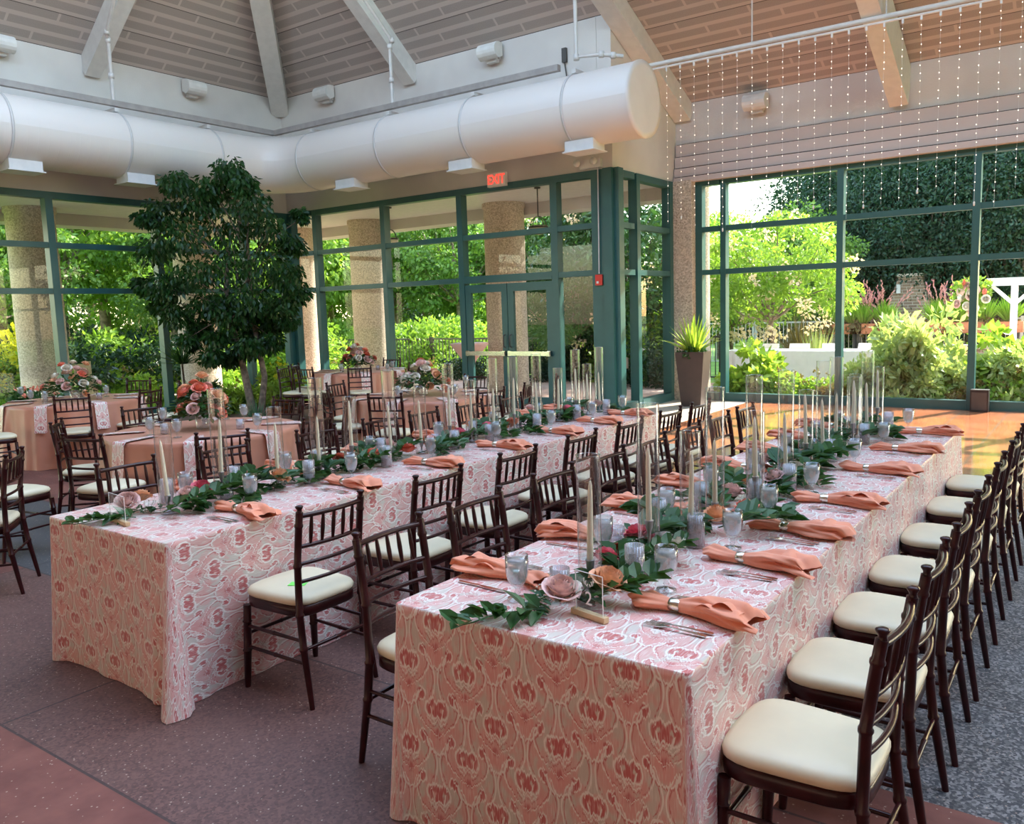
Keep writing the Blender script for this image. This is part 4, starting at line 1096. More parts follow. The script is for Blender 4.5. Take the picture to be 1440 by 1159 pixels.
def tree_proto(name, seed, h, crown_z, rad, nleaf, leaf, lmat, ncl=70, trunk_r=.12, bloom=None, sp=1.0, droop=.3, fork=True, nb=14):
    """a tree: trunk and boughs, crown of leaf clusters"""
    rr = random.Random(seed); e = empty(name)
    cz = Vector((0, 0, crown_z)); cl = []
    for i in range(ncl):
        v = rv(rr); v = v.normalized()*(.45+.55*rr.random()**.5)
        p = cz+Vector((v.x*rad[0], v.y*rad[1], v.z*rad[2])); cl.append((p, rr.uniform(.16, .30)*max(rad)))
    b = MB(); z1 = max(.3, crown_z-rad[2]*.8)
    top = Vector((rr.uniform(-.2, .2), rr.uniform(-.2, .2), z1))
    b.tube([(0, 0, -.1), top*.5+Vector((.05, 0, 0)), top], [trunk_r, trunk_r*.85, trunk_r*.7], 8)
    for i in range(nb):
        c = cl[i % ncl][0]; m1 = top.lerp(c, .5)+rv(rr)*rad[0]*.12; b.tube([top, m1, c], [trunk_r*.5, trunk_r*.28, trunk_r*.08], 6)
    b.build('trunk', M['bark'], e)
    b = MB(); cloud(b, rr, cl, nleaf, sp, leaf[0], leaf[1], droop); b.build('crown', lmat, e, kind='stuff')
    if bloom:
        b = MB(); c2 = [(cz+Vector((v.x*rad[0], v.y*rad[1], v.z*rad[2])), .09*max(rad)) for v in [rv(rr).normalized()*1.05 for _ in range(bloom[1])]]
        cloud(b, rr, c2, bloom[1]*bloom[2], 1, .07, .06); b.build('blossom', bloom[0], e, kind='stuff')
    return e
def shrub_proto(name, seed, r, h, nleaf, leaf, lmat, ncl=24, bloom=None, spike=False):
    rr = random.Random(seed); e = empty(name)
    cl = []
    for i in range(ncl):
        a = rr.uniform(0, 2*PI); t = rr.random()**.5; z = rr.uniform(.15, 1)*h*(1-.45*t)
        cl.append((Vector((math.cos(a)*r*t, math.sin(a)*r*t, z)), r*rr.uniform(.22, .38)))
    b = MB()
    for c, s in cl[:12]: b.tube([(c.x*.15, c.y*.15, 0), (c.x*.5, c.y*.5, c.z*.5), c], [.012, .009, .004], 5)
    b.build('stems', M['bark'], e)
    b = MB(); cloud(b, rr, cl, nleaf, 1, leaf[0], leaf[1], .15)
    for i in range(nleaf//6):   # skirt
        a = rr.uniform(0, 2*PI); p = Vector((math.cos(a)*r*rr.random(), math.sin(a)*r*rr.random(), rr.uniform(.0, h*.35))); qleaf(b, p, (rv(rr)+Vector((0, 0, .5))).normalized(), rv(rr), leaf[0], leaf[1])
    b.build('leaves', lmat, e, kind='stuff')
    if bloom:
        b = MB()
        for i in range(bloom[1]):
            a = rr.uniform(0, 2*PI); t = rr.random()**.5; p = Vector((math.cos(a)*r*t*1.05, math.sin(a)*r*t*1.05, h*(1.02-.45*t)+rr.uniform(-.05, .1)))
            for k in range(8): qleaf(b, p+rv(rr)*.03, rv(rr).normalized(), rv(rr), .045, .04)
        b.build('blossom', bloom[0], e, kind='stuff')
    return e
def blades_proto(name, seed, n, L, W, spread, lmat, pot=None, curve=.5):
    """strap-leaved or grassy tuft"""
    rr = random.Random(seed); e = empty(name); b = MB()
    for i in range(n):
        a = rr.uniform(0, 2*PI); t = rr.random()**.7*spread; l = L*rr.uniform(.65, 1.1); w_ = W*rr.uniform(.8, 1.2)
        vs = []; d0 = Vector((math.cos(a)*math.sin(t), math.sin(a)*math.sin(t), math.cos(t))); side = Vector((-math.sin(a), math.cos(a), 0)); p = Vector((math.cos(a)*.02, math.sin(a)*.02, 0))
        K = 5; d = d0.copy()
        for k in range(K+1):
            ww = w_*(1-(k/K)**1.6)*(.6+.4*min(1, k)); nrm = side.cross(d)*ww*.3
            vs += [p-side*ww/2+nrm, p, p+side*ww/2+nrm]; p = p+d*l/K; d = (d-Vector((0, 0, curve*math.sin(t)/K*2))).normalized()
        b.add(vs, [(k*3+j, k*3+j+1, (k+1)*3+j+1, (k+1)*3+j) for k in range(K) for j in (0, 1)])
    b.build('leaf_blades', lmat, e, kind='stuff'); return e

# indoor ficus
rr = random.Random(41); fic = at_z(357, 588); e = empty('ficus_tree', (fic.x, fic.y, 0)); tag(e, 'tall dark green indoor ficus tree with bare twin trunks under the duct bend', 'tree')
sr = Vector((cy_, -sy_, 0))  # sideways direction of the room diagonal
def fp(x, y, dep=0):
    """crown point on the upright plane through the trunk, faced diagonally"""
    d = ray(x, y); nrm = Vector((sy_, cy_, 0)); t = (fic.dot(nrm)+dep)/d.dot(nrm); return Vector((0, 0, CH))+d*t-Vector((fic.x, fic.y, 0))
b = MB(); b.tube([(0, 0, 0), fp(343, 520), fp(322, 450), fp(318, 400), fp(325, 320)], [.075, .06, .045, .035, .02], 9); b.build('trunk', M['bark'], e)
b = MB(); b.tube([(.12, .05, 0), fp(372, 530), fp(358, 460), fp(352, 400), fp(348, 320)], [.065, .052, .042, .03, .018], 9); b.build('trunk', M['bark'], e)
blobs = [(325, 240, 22), (300, 265, 24), (245, 262, 22), (350, 285, 30), (280, 290, 30), (230, 300, 28), (205, 303, 14), (320, 320, 38), (375, 320, 26), (260, 335, 36), (220, 350, 24), (370, 365, 34), (315, 375, 38),
         (270, 385, 30), (235, 400, 26), (400, 385, 24), (350, 420, 32), (420, 410, 18), (395, 430, 20), (290, 430, 28), (250, 440, 22), (345, 465, 24), (300, 475, 18), (320, 505, 14), (280, 465, 16), (225, 425, 14), (425, 300, 8), (375, 455, 16), (410, 340, 16), (340, 255, 18), (200, 400, 12), (300, 500, 16), (345, 488, 20), (378, 480, 15), (330, 450, 24), (405, 455, 13), (265, 480, 13), (310, 425, 22), (365, 440, 20)]
cl = []; b2 = MB()
for (x, y, r) in blobs:
    for k in range(3):
        dep = rr.uniform(-1.1, .5)*(r/38)*1.0; c = fp(x+rr.uniform(-6, 6), y+rr.uniform(-6, 6), dep); cl.append((c, r*.0115))
    src = fp(322+rr.uniform(0, 28), min(450, y+75)); b2.tube([src, src.lerp(c, .5)+Vector((0, 0, .08)), c], [.018, .011, .004], 5)
b2.build('branches', M['bark'], e)
b = MB(); cloud(b, rr, cl, 19000, 1.05, .105, .045, .9); b.build('crown', M['leaf_ficus'], e, kind='stuff')

# planter with strap-leaved plant
pb = at_y(972, 572, 13.3); e = empty('square_planter', (-5.78, 13.35, 0), .12); tag(e, 'tall dark tapered square planter beside the pebbled column', 'planter')
b = MB(); zt = .93
def frus(b, w0, w1, z0, z1, inv=False):
    v = [(sx*w0, sy_2*w0, z0) for sx, sy_2 in ((-1, -1), (1, -1), (1, 1), (-1, 1))]+[(sx*w1, sy_2*w1, z1) for sx, sy_2 in ((-1, -1), (1, -1), (1, 1), (-1, 1))]
    b.add(v, [(0, 1, 5, 4), (1, 2, 6, 5), (2, 3, 7, 6), (3, 0, 4, 7)]+([(0, 3, 2, 1)] if not inv else []))
frus(b, .165, .245, 0, zt); frus(b, .215, .225, zt-.06, zt, True); b.add([(-.245, -.245, zt), (.245, -.245, zt), (.245, .245, zt), (-.245, .245, zt), (-.225, -.225, zt), (.225, -.225, zt), (.225, .225, zt), (-.225, .225, zt)], [(0, 1, 5, 4), (1, 2, 6, 5), (2, 3, 7, 6), (3, 0, 4, 7)])
b.build('container', simple('brown_resin', (.055, .035, .03), .5, .1), e)
b = MB(); b.box(-.22, -.22, zt-.09, .22, .22, zt-.05); b.build('soil', M['soil'], e)
y_ = blades_proto('strap_leaf_plant', 3, 46, .68, .075, 1.0, M['leaf_lime'], curve=.35); y_.location = (-5.78, 13.35, zt-.05); tag(y_, 'spiky bright green strap-leaved plant growing in the dark planter', 'plant')
u_ = shrub_proto('underplanting', 5, .24, .14, 500, (.05, .03), M['leaf_dark'], 10); u_.location = (-5.78, 13.35, zt-.06); tag(u_, 'low dark foliage filling the rim of the dark planter', 'plant')
# terracotta pot by the corner
q = at_z(399, 582); e = empty('terracotta_pot', (q.x, q.y, 0)); tag(e, 'orange terracotta pot standing near the ficus by the window corner', 'pot')
b = MB(); b.lathe([(.001, 0), (.13, 0), (.19, .22), (.215, .22), (.22, .28), (.19, .28), (.185, .22), (.001, .22)], 24); b.build('pot', M['terracotta'], e)
o = shrub_proto('potted_plant', 6, .36, .75, 1500, (.075, .035), M['leaf_lime'], 22, (M['leaf_yellow'], 20)); o.location = (q.x, q.y, .2); tag(o, 'yellow-green leafy plant growing in the terracotta pot', 'plant')
# indoor bed round the ficus
bed = [(at_z(275, 575), 'dark_fern', .45, .55, M['leaf_dark'], 'dark fern left of the ficus trunks'), (at_z(300, 572), 'dark_fern', .5, .6, M['leaf_dark'], 'dark fern directly left of the leaning ficus trunk'),
       (at_z(325, 580), 'light_fern', .4, .45, M['leaf_tree'], 'bright green fern at the foot of the ficus'), (at_z(390, 570), 'light_fern', .45, .8, M['leaf_tree'], 'bright broad-leaved plant right of the ficus trunks')]
for i, (q, nm, r, h, mm, lb) in enumerate(bed):
    o = shrub_proto(nm, 60+i, r, h, 1400, (.13, .035) if i < 3 else (.16, .09), mm, 20); o.location = (q.x, q.y, 0); tag(o, lb, 'plant')
o = blades_proto('spiky_dracaena', 8, 70, .55, .03, 1.5, M['leaf_dark'], curve=.1); q = at_z(262, 585); o.location = (q.x, q.y, .95); tag(o, 'spiky dark dracaena head beside the ficus at window height', 'plant')
b = MB(); b.tube([(0, 0, -.95), (.02, 0, -.4), (0, 0, 0)], .02, 7); b.build('cane', M['bark'], o)
o = blades_proto('spiky_grass', 9, 80, .5, .03, 1.3, M['leaf_sage'], curve=.5); q = at_z(362, 597); o.location = (q.x, q.y, 0); tag(o, 'spiky grey-green tuft in front of the ficus trunks', 'plant')
# ---------------------------------------------------------------- outside
b = MB(); b.add([(-120, -60, -.12), (80, -60, -.12), (80, 140, -.12), (-120, 140, -.12)], [(0, 1, 2, 3)]); struct(b.build('lawn_ground', M['lawn']))
b = MB(); b.add([(-18.6, -6, -.04), (XL-.1, -6, -.04), (XL-.1, YC+.1, -.04), (XR-.1, YC+.1, -.04), (XR-.1, 17.8, -.04), (-18.6, 17.8, -.04)], [tuple(range(6))]); struct(b.build('patio_ground', M['paving']))
b = MB(); b.add([(XR-.1, 16.6, -.035), (9, 16.6, -.035), (9, 24.5, -.035), (XR-.1, 24.5, -.035)], [(0, 1, 2, 3)]); struct(b.build('terrace_ground', M['paving']))
b = MB(); b.add([(XR-.1, YW+.05, -.03), (9, YW+.05, -.03), (9, 16.6, -.03), (XR-.1, 16.6, -.03)], [(0, 1, 2, 3)]); struct(b.build('bed_ground', M['soil']))
b = MB(); b.box(-18.4, YC+.28, 4.02, XR-.05, 15.9, 4.35); b.box(-18.4, -3, 4.02, XL-.27, YC+.28, 4.35); struct(b.build('ceiling_portico', M['white_paint']))
b = MB(); b.box(-18.4, 15.35, 3.78, XR-.05, 15.95, 4.7); struct(b.build('beam_portico_front', M['plaster']))
b = MB(); b.box(-18.45, -3, 3.78, -17.85, 15.95, 4.7); struct(b.build('beam_portico_side', M['plaster']))
b = MB(); b.lathe([(.45, -.05), (.44, 3.9), (.47, 3.92), (.47, 4.02)], 32)
col0 = b.build('column', M['pebble'])
for i, (x, y) in enumerate(((-10.86, 15.0), (-15.04, 15.0), (-6.72, 15.2), (-17.6, 15.0), (-17.4, 11.7), (-17.4, 8.16), (-17.4, 4.6), (-17.4, 1.0))):
    c = col0 if i == 0 else col0.copy()
    if i: COL.objects.link(c)
    c.location = (x, y, 0); struct(c)
# pendants in the portico
def pendant(x, y, z, label):
    e = empty('pendant_lamp', (x, y, z)); tag(e, label, 'pendant lamp', 'portico pendant lamps')
    b = MB(); b.tube([(0, 0, .2), (0, 0, 4.02-z)], .012, 6); b.lathe([(.001, 4.02-z-.03), (.06, 4.02-z-.03), (.06, 4.02-z), (.001, 4.02-z)], 10); b.build('rod', M['darkmetal'], e)
    b = MB(); b.lathe([(.001, .0), (.16, .0), (.175, .03), (.17, -.06), (.12, -.12), (.001, -.14)], 20); b.build('shade', M['candle'], e)
    b = MB()
    for a in (0, PI/2): b.tube([(.185*math.cos(t)*math.cos(a), .185*math.cos(t)*math.sin(a), .01+.2*math.sin(t)) for t in [PI*k/10 for k in range(11)]], .008, 5)
    b.lathe([(.182, -.01), (.190, -.01), (.190, .02), (.182, .02)], 24); b.build('cage', M['darkmetal'], e)
p = at_y(757, 320, 13.5); pendant(p.x, 13.5, p.z, 'round cream pendant lamp outside, seen right of the pebbled column top')
p = at_y(549, 337, 13.5); pendant(p.x, 13.5, p.z, 'round cream pendant lamp outside, half behind a window mullion')
# high-top table with pink stretch cover
q = at_y(662, 540, 14.0); e = empty('high_top_table', (q.x, 14.0, -.04)); tag(e, 'tall round cocktail table in pink stretch cover outside the glass door', 'cocktail table')
b = MB(); b.lathe([(.001, 1.10), (.40, 1.10), (.41, 1.07), (.30, .93), (.13, .70), (.055, .5), (.06, .3), (.16, .12), (.33, .02), (.34, 0)], 32, mod=lambda t, z: 1+.05*math.cos(4*t)*(1 if z < .9 else 0)); b.build('stretch_cover', M['pinkcloth'], e)
# railing panels outside
def railing(p, q, h, label, m_='darkmetal', sp=.12, name='railing'):
    p = Vector(p); q = Vector(q); e = empty(name, p); d = q-p; n = max(2, int(d.length/sp))
    b = MB(); b.obox((0, 0, h), d+Vector((0, 0, h)), .05, .04); b.build('top_rail', M[m_], e)
    b = MB(); b.obox((0, 0, .12), d+Vector((0, 0, .12)), .04, .03); b.build('bottom_rail', M[m_], e)
    b = MB()
    for i in range(n+1): c = d*i/n; b.box(c.x-.009, c.y-.009, .12, c.x+.009, c.y+.009, h)
    b.build('balusters', M[m_], e, kind='stuff')
    for t in (0, 1): c = d*t; b = MB(); b.box(c.x-.03, c.y-.03, -.12, c.x+.03, c.y+.03, h+.06); b.build('rail_post', M[m_], e)
    return tag(e, label, 'railing', 'metal garden railings')
xs = (-22, -19, -16, -13, -10, -7.2)
for i in range(5): railing((xs[i], 18.4, -.08), (xs[i+1]-.1, 18.4, -.08), 1.05, 'dark garden railing beyond the portico, %s panel from the left' % ORD[i])
xs = (-10.5, -8.3, -6.1, -3.9, -1.7, .5)
for i in range(5): railing((xs[i], 23.6, -.08), (xs[i+1]-.08, 23.6, -.08), 1.22, 'grey railing behind the terrace, %s panel from the left' % ORD[i], 'steel', .11, 'terrace_railing')
# ---- trees and shrubs: prototypes
TP = dict(
    light=tree_proto('broadleaf_tree', 101, 7, 4.4, (2.9, 2.9, 2.3), 15000, (.19, .11), M['leaf_tree'], 90, .16),
    light2=tree_proto('broadleaf_tree', 102, 6, 3.6, (2.4, 2.4, 2.0), 12000, (.15, .09), M['leaf_mid'], 60, .12, nb=22),
    ever=tree_proto('evergreen_tree', 103, 9, 5.2, (3.0, 3.0, 4.6), 20000, (.20, .09), M['leaf_ever'], 120, .2),
    bloom=tree_proto('flowering_tree', 104, 4, 2.15, (1.5, 1.5, 1.15), 9000, (.10, .055), M['leaf_tree'], 60, .06, (M['bloom_white'], 60, 22)),
    magnolia=tree_proto('magnolia_tree', 105, 4, 2.4, (1.5, 1.4, 1.9), 9000, (.14, .07), M['leaf_dark'], 70, .07, (M['bloom_white'], 16, 40)),
    )
def T(key, x, y, s, label, rz=None, cat='tree', group=None):
    return inst(TP[key], (x, y, -.1), R.uniform(0, 6) if rz is None else rz, s, label, cat, group)
R.seed(5)
p = lambda x, Y: at_y(x, 400, Y).x
gl = 'broadleaf trees beyond the portico'
for i, (px_, Y, s, k) in enumerate(((420, 23, 1.0, 'light'), (470, 27, 1.2, 'light'), (560, 24, .95, 'light2'), (600, 29, 1.25, 'light'), (650, 25, 1.05, 'light2'), (690, 31, 1.2, 'light'), (745, 27, .95, 'light2'), (780, 33, 1.05, 'light'), (510, 34, 1.5, 'light'), (850, 30, .9, 'light2'))):
    T(k, p(px_, Y), Y, s, 'sunlit green tree beyond the portico, %s of those seen through the middle windows' % ORD[i], group=gl)
gl = 'trees outside the left windows'
for i, (X_, Y, s, k) in enumerate(((-23, 9.5, .95, 'light2'), (-25.5, 12.5, 1.15, 'light'), (-22, 14.5, .9, 'light2'), (-27, 17, 1.2, 'light'), (-24, 20, 1.0, 'light'), (-31, 11, 1.4, 'light'), (-33, 18, 1.5, 'light'), (-36, 24, 1.6, 'light'), (-30, 25, 1.3, 'light'), (-38, 14, 1.6, 'ever'), (-42, 30, 1.8, 'ever'))):
    T(k, X_, Y, s, 'leafy tree outside the left windows, %s counted outward from the glass' % ORD[i], group=gl)
gl = 'dark evergreens behind the terrace'
for i, (px_, Y, s) in enumerate(((1165, 33, .80), (1215, 31, .86), (1270, 33, .98), (1330, 31, .95), (1380, 34, 1.1), (1430, 31, 1.0), (1490, 33, 1.1), (1185, 29, .62), (1130, 34, .60), (1245, 28, .6), (1300, 28, .62), (1360, 28, .65), (1420, 28, .65))):
    T('ever', p(px_, Y), Y, s, 'dark evergreen behind the terrace railing, %s of the row seen through the right windows' % ORD[i], group=gl)
T('ever', 8.2, 24.5, 1.35, 'tall dark evergreen right of the terrace, shading the dance floor')
T('ever', 13.0, 27, 1.4, 'tall dark evergreen farther right beyond the terrace')
T('light2', p(1105, 25), 25, .8, 'pale green tree left of the evergreens behind the terrace')
T('light2', p(1010, 27), 27, .55, 'light green tree seen over the flowering bush in the narrow right pane')
T('bloom', p(1085, 18.6), 18.6, 1.12, 'flowering tree with pink-white blossom outside the right window', .4)
T('bloom', p(1030, 20.5), 20.5, 1.0, 'flowering tree behind the first one, in the narrow right pane', 2.1)
T('magnolia', p(815, 18.1), 18.1, 1.12, 'dark glossy bush with white blossom outside the door side window', .5)
T('magnolia', p(880, 18.3), 18.3, 1.15, 'dark glossy bush with white blossom outside the return window', 2.5)
T('magnolia', p(790, 19.5), 19.5, .9, 'dark bush behind the railing right of the glass door', 4)
SP = dict(
    varieg=shrub_proto('pale_shrub', 201, .75, 1.35, 3600, (.16, .075), M['leaf_varieg'], 34),
    lime=shrub_proto('leafy_garden_plant', 202, .5, 1.0, 1500, (.17, .11), M['leaf_lime'], 24),
    low=shrub_proto('low_bedding_plant', 203, .42, .5, 1300, (.09, .05), M['leaf_tree'], 20, (M['leaf_bronze'], 18)),
    bronze=shrub_proto('bronze_bedding_plant', 204, .45, .55, 1200, (.10, .05), M['leaf_bronze'], 20),
    dark=shrub_proto('green_shrub', 205, .9, 1.3, 3600, (.12, .06), M['leaf_tree'], 36),
    darker=shrub_proto('dark_shrub', 206, .9, 1.2, 3000, (.11, .055), M['leaf_ever'], 36),
    yellow=shrub_proto('yellow_shrub', 207, .8, 1.9, 2600, (.10, .06), M['leaf_yellow'], 30),
    )
def S(key, x, y, s, label, group=None, cat='plant'):
    return inst(SP[key], (x, y, -.08), R.uniform(0, 6), s, label, cat, group)
q = lambda x, Y: at_y(x, 540, Y).x
gl = 'bed plants outside the right windows'
for i, (px_, Y, k, s) in enumerate(((1034, 15.9, 'lime', .5), (1060, 15.3, 'lime', 1.0), (1060, 15.8, 'lime', 1.0), (1090, 15.4, 'low', 1.1), (1120, 15.2, 'low', .9), (1150, 15.5, 'low', 1.0), (1180, 15.1, 'bronze', .8), (1210, 15.4, 'low', 1.2),
                                   (1280, 15.6, 'varieg', (1.0, 1.0, 1.4)), (1250, 15.1, 'varieg', .8), (1305, 15.2, 'varieg', .75), (1325, 15.1, 'low', .9), (1352, 15.4, 'lime', .55), (1345, 15.0, 'bronze', .7), (1400, 15.9, 'lime', 1.2), (1390, 15.2, 'bronze', .9), (1420, 15.2, 'low', 1.2), (1438, 15.5, 'varieg', .9), (1470, 15.3, 'low', 1.2), (1230, 15.0, 'bronze', .6), (1290, 14.9, 'bronze', .6))):
    S(k, q(px_, Y), Y, s, 'garden plant in the bed outside the right windows, %s from the column' % ORD[i], gl)
gl = 'shrubs beyond the portico railing'
for i, (px_, Y, k, s) in enumerate(((440, 19.6, 'dark', 1.2), (470, 20.5, 'dark', 1.3), (500, 19.4, 'dark', 1.0), (565, 19.4, 'dark', 1.15), (590, 20, 'dark', 1.3), (620, 19.3, 'dark', 1.2), (640, 20.4, 'dark', 1.35), (655, 17.2, 'darker', .7), (760, 19.4, 'darker', 1.1), (790, 17.6, 'darker', .9), (815, 19.5, 'dark', 1.2), (850, 20, 'darker', 1.3), (455, 17.1, 'low', 1.1), (475, 17.2, 'low', .9), (610, 17.3, 'low', 1.0), (925, 17, 'darker', 1.0), (900, 18.5, 'dark', 1.3))):
    S(k, q(px_, Y), Y, s, 'shrub outside the middle windows, %s from the room corner' % ORD[i], gl)
gl = 'shrubs outside the left windows'
for i, (X_, Y, k, s) in enumerate(((-19.6, 7.4, 'low', 1.5), (-19.8, 8.9, 'dark', 1.0), (-20.4, 10.0, 'darker', 1.4), (-21.0, 11.2, 'dark', 1.3), (-20.3, 12.2, 'darker', 1.3), (-19.9, 13.4, 'dark', 1.0), (-21.5, 9.2, 'darker', 1.5), (-22.5, 10.8, 'darker', 1.6), (-19.4, 9.8, 'low', 1.3), (-19.3, 10.9, 'low', 1.3), (-19.5, 11.9, 'low', 1.2), (-21.5, 13.8, 'darker', 1.5), (-23.5, 12.8, 'darker', 1.6), (-20.5, 6.6, 'dark', 1.4), (-20.4, 14.3, 'dark', 1.1), (-15.6, 10.4, 'low', 1.0), (-15.5, 11.3, 'low', .9), (-15.4, 9.3, 'low', .8), (-22, 16.5, 'dark', 1.6), (-20, 17.5, 'dark', 1.4))):
    S(k, X_, Y, s, 'garden shrub outside the left windows, %s in the planting' % ORD[i], gl)
gl = 'far shrubs closing the garden'
for i in range(22):
    a = i/21; X_ = -40+a*38 if i % 2 else -44+a*12; Y = 41-a*3 if i % 2 else 4+a*38
    S('darker' if i % 3 == 0 else 'dark', X_, Y, R.uniform(2.2, 3.0), 'large far shrub closing off the garden, %s of the far hedge' % ORD[i], gl)
S('yellow', at_x(6, 450, -20.5).x, at_x(6, 450, -20.5).y, 1.25, 'bright yellow shrub outside at the left frame edge', cat='shrub')
# low blooms inside the left window near the frame edge
o = shrub_proto('red_flower_plant', 90, .38, .55, 1400, (.1, .06), M['leaf_dark'], 18, (M['rose_coral'], 12)); z = at_z(12, 640); o.location = (-13.3, 6.0, .25); tag(o, 'dark leafy plant with red flowers behind the far left round table', 'plant')
b = MB(); b.lathe([(.001, -.25), (.15, -.25), (.2, .02), (.17, .02), (.001, 0)], 16); b.build('pot', M['terracotta'], o)
# grass strip outside left
b = MB(); rr = random.Random(9)
for i in range(9000):
    pt = Vector((rr.uniform(-19.3, -18.7) if i % 3 else rr.uniform(-16.2, -14.6), rr.uniform(5.5, 13.5), -.04)); qleaf(b, pt, (Vector((0, 0, 1))+rv(rr)*.5).normalized(), rv(rr), rr.uniform(.12, .3), .02)
o = b.build('ornamental_grass', M['grass'], None, kind='stuff'); tag(o, 'bright yellow-green grass in the bed outside the left windows', 'grass', kind='stuff')
# white garden bench piece outside left
e = empty('garden_chair', (-16.3, 8.25, -.04), .9); tag(e, 'weathered wooden garden chair outside by the left window mullion', 'chair')
for sx in (-.25, .25):
    b = MB(); b.box(sx-.03, -.25, 0, sx+.03, -.19, 1.05); b.build('rear_leg', M['wood'], e); b = MB(); b.box(sx-.03, .2, 0, sx+.03, .26, .62); b.build('front_leg', M['wood'], e); b = MB(); b.box(sx-.05, -.25, .62, sx+.05, .3, .65); b.build('armrest', M['wood'], e)
b = MB(); b.box(-.28, -.25, .38, .28, .26, .42); b.build('seat', M['wood'], e)
b = MB(); b.box(-.25, -.24, .6, .25, -.2, .68); b.box(-.25, -.24, .93, .25, -.2, 1.0)
for k in range(5): b.box(-.2+.09*k, -.235, .68, -.15+.09*k, -.215, .93)
b.build('backrest', M['wood'], e)

# ---- terrace furniture
def white_table(x0, x1, y, label):
    e = empty('terrace_table', ((x0+x1)/2, y, -.035)); w = (x1-x0)/2; b = MB()
    N = 80; vs = []
    for k, (t, o_) in enumerate(((0, 0), (.01, .01), (.3, .02), (.7, .035))):
        for i in range(N):
            a = 2*PI*i/N; c, s_2 = math.cos(a), math.sin(a); pw = .25
            xx = math.copysign(abs(c)**pw, c)*w; yy = math.copysign(abs(s_2)**pw, s_2)*.4
            f = o_*(1+math.sin(i*1.7)*.6); vs.append((xx+f*c, yy+f*s_2, .76-t))
    b.add(vs, [(k*N+i, (k+1)*N+i, (k+1)*N+(i+1) % N, k*N+(i+1) % N) for k in range(3) for i in range(N)]+[tuple(range(N))], smooth=False)
    b.build('cloth', M['cloth_white'], e); return tag(e, label, 'table', 'white terrace tables')
white_table(-6.7, -3.3, 17.5, 'long white-clothed table on the sunny terrace, left one')
white_table(-1.75, .9, 18.0, 'long white-clothed table on the sunny terrace, cut by the right frame edge')
def wchair():
    e = empty('white_folding_chair')
    for sx in (-.2, .2):
        b = MB(); b.obox((sx, .22, 0), (sx, -.2, .82), .025, .03); b.build('front_leg', M['cloth_white'], e)
        b = MB(); b.obox((sx*.9, -.22, 0), (sx*.9, .15, .46), .025, .03); b.build('rear_leg', M['cloth_white'], e)
    b = MB(); b.box(-.2, -.15, .44, .2, .22, .47); b.build('seat', M['cloth_white'], e)
    b = MB(); b.box(-.21, -.21, .60, .21, -.17, .68); b.box(-.21, -.22, .74, .21, -.18, .84); b.build('backrest', M['cloth_white'], e); return e
wc = wchair()
for i, x in enumerate((-6.2, -5.5, -4.8, -4.1)): inst(wc, (x, 18.25, -.035), PI+R.uniform(-.15, .15), None, 'white folding chair at the terrace table, %s from the left' % ORD[i], 'chair', 'white folding chairs on the terrace')
# brick oven / chimney
e = empty('brick_fireplace', (-4.77, 26.5, -.1)); tag(e, 'tapered brown brick outdoor fireplace behind the terrace railing', 'fireplace')
b = MB(); v = [(-.62, -.35, 0), (.62, -.35, 0), (.62, .35, 0), (-.62, .35, 0), (-.55, -.35, 1.6), (.55, -.35, 1.6), (.55, .35, 1.6), (-.55, .35, 1.6), (-.30, -.25, 2.42), (.30, -.25, 2.42), (.30, .25, 2.42), (-.30, .25, 2.42)]
b.add(v, [(0, 1, 5, 4), (1, 2, 6, 5), (2, 3, 7, 6), (3, 0, 4, 7), (4, 5, 9, 8), (5, 6, 10, 9), (6, 7, 11, 10), (7, 4, 8, 11), (8, 9, 10, 11)]); b.build('stack', M['brick'], e)
b = MB(); b.box(-.34, -.29, 2.42, .34, .29, 2.5); b.build('cap', M['pebble'], e)
b = MB(); b.box(-.32, -.40, 1.95, -.22, -.33, 2.2); b.build('wall_lamp', M['white_paint'], e)
# brick seat wall
b = MB(); b.box(-3.9, 21.6, -.1, 1.5, 21.95, .52); o = struct(b.build('wall_garden', M['brick']))
b = MB(); b.box(-3.95, 21.55, .52, 1.5, 22.0, .6); o = b.build('wall_garden_coping', M['pebble']); struct(o)
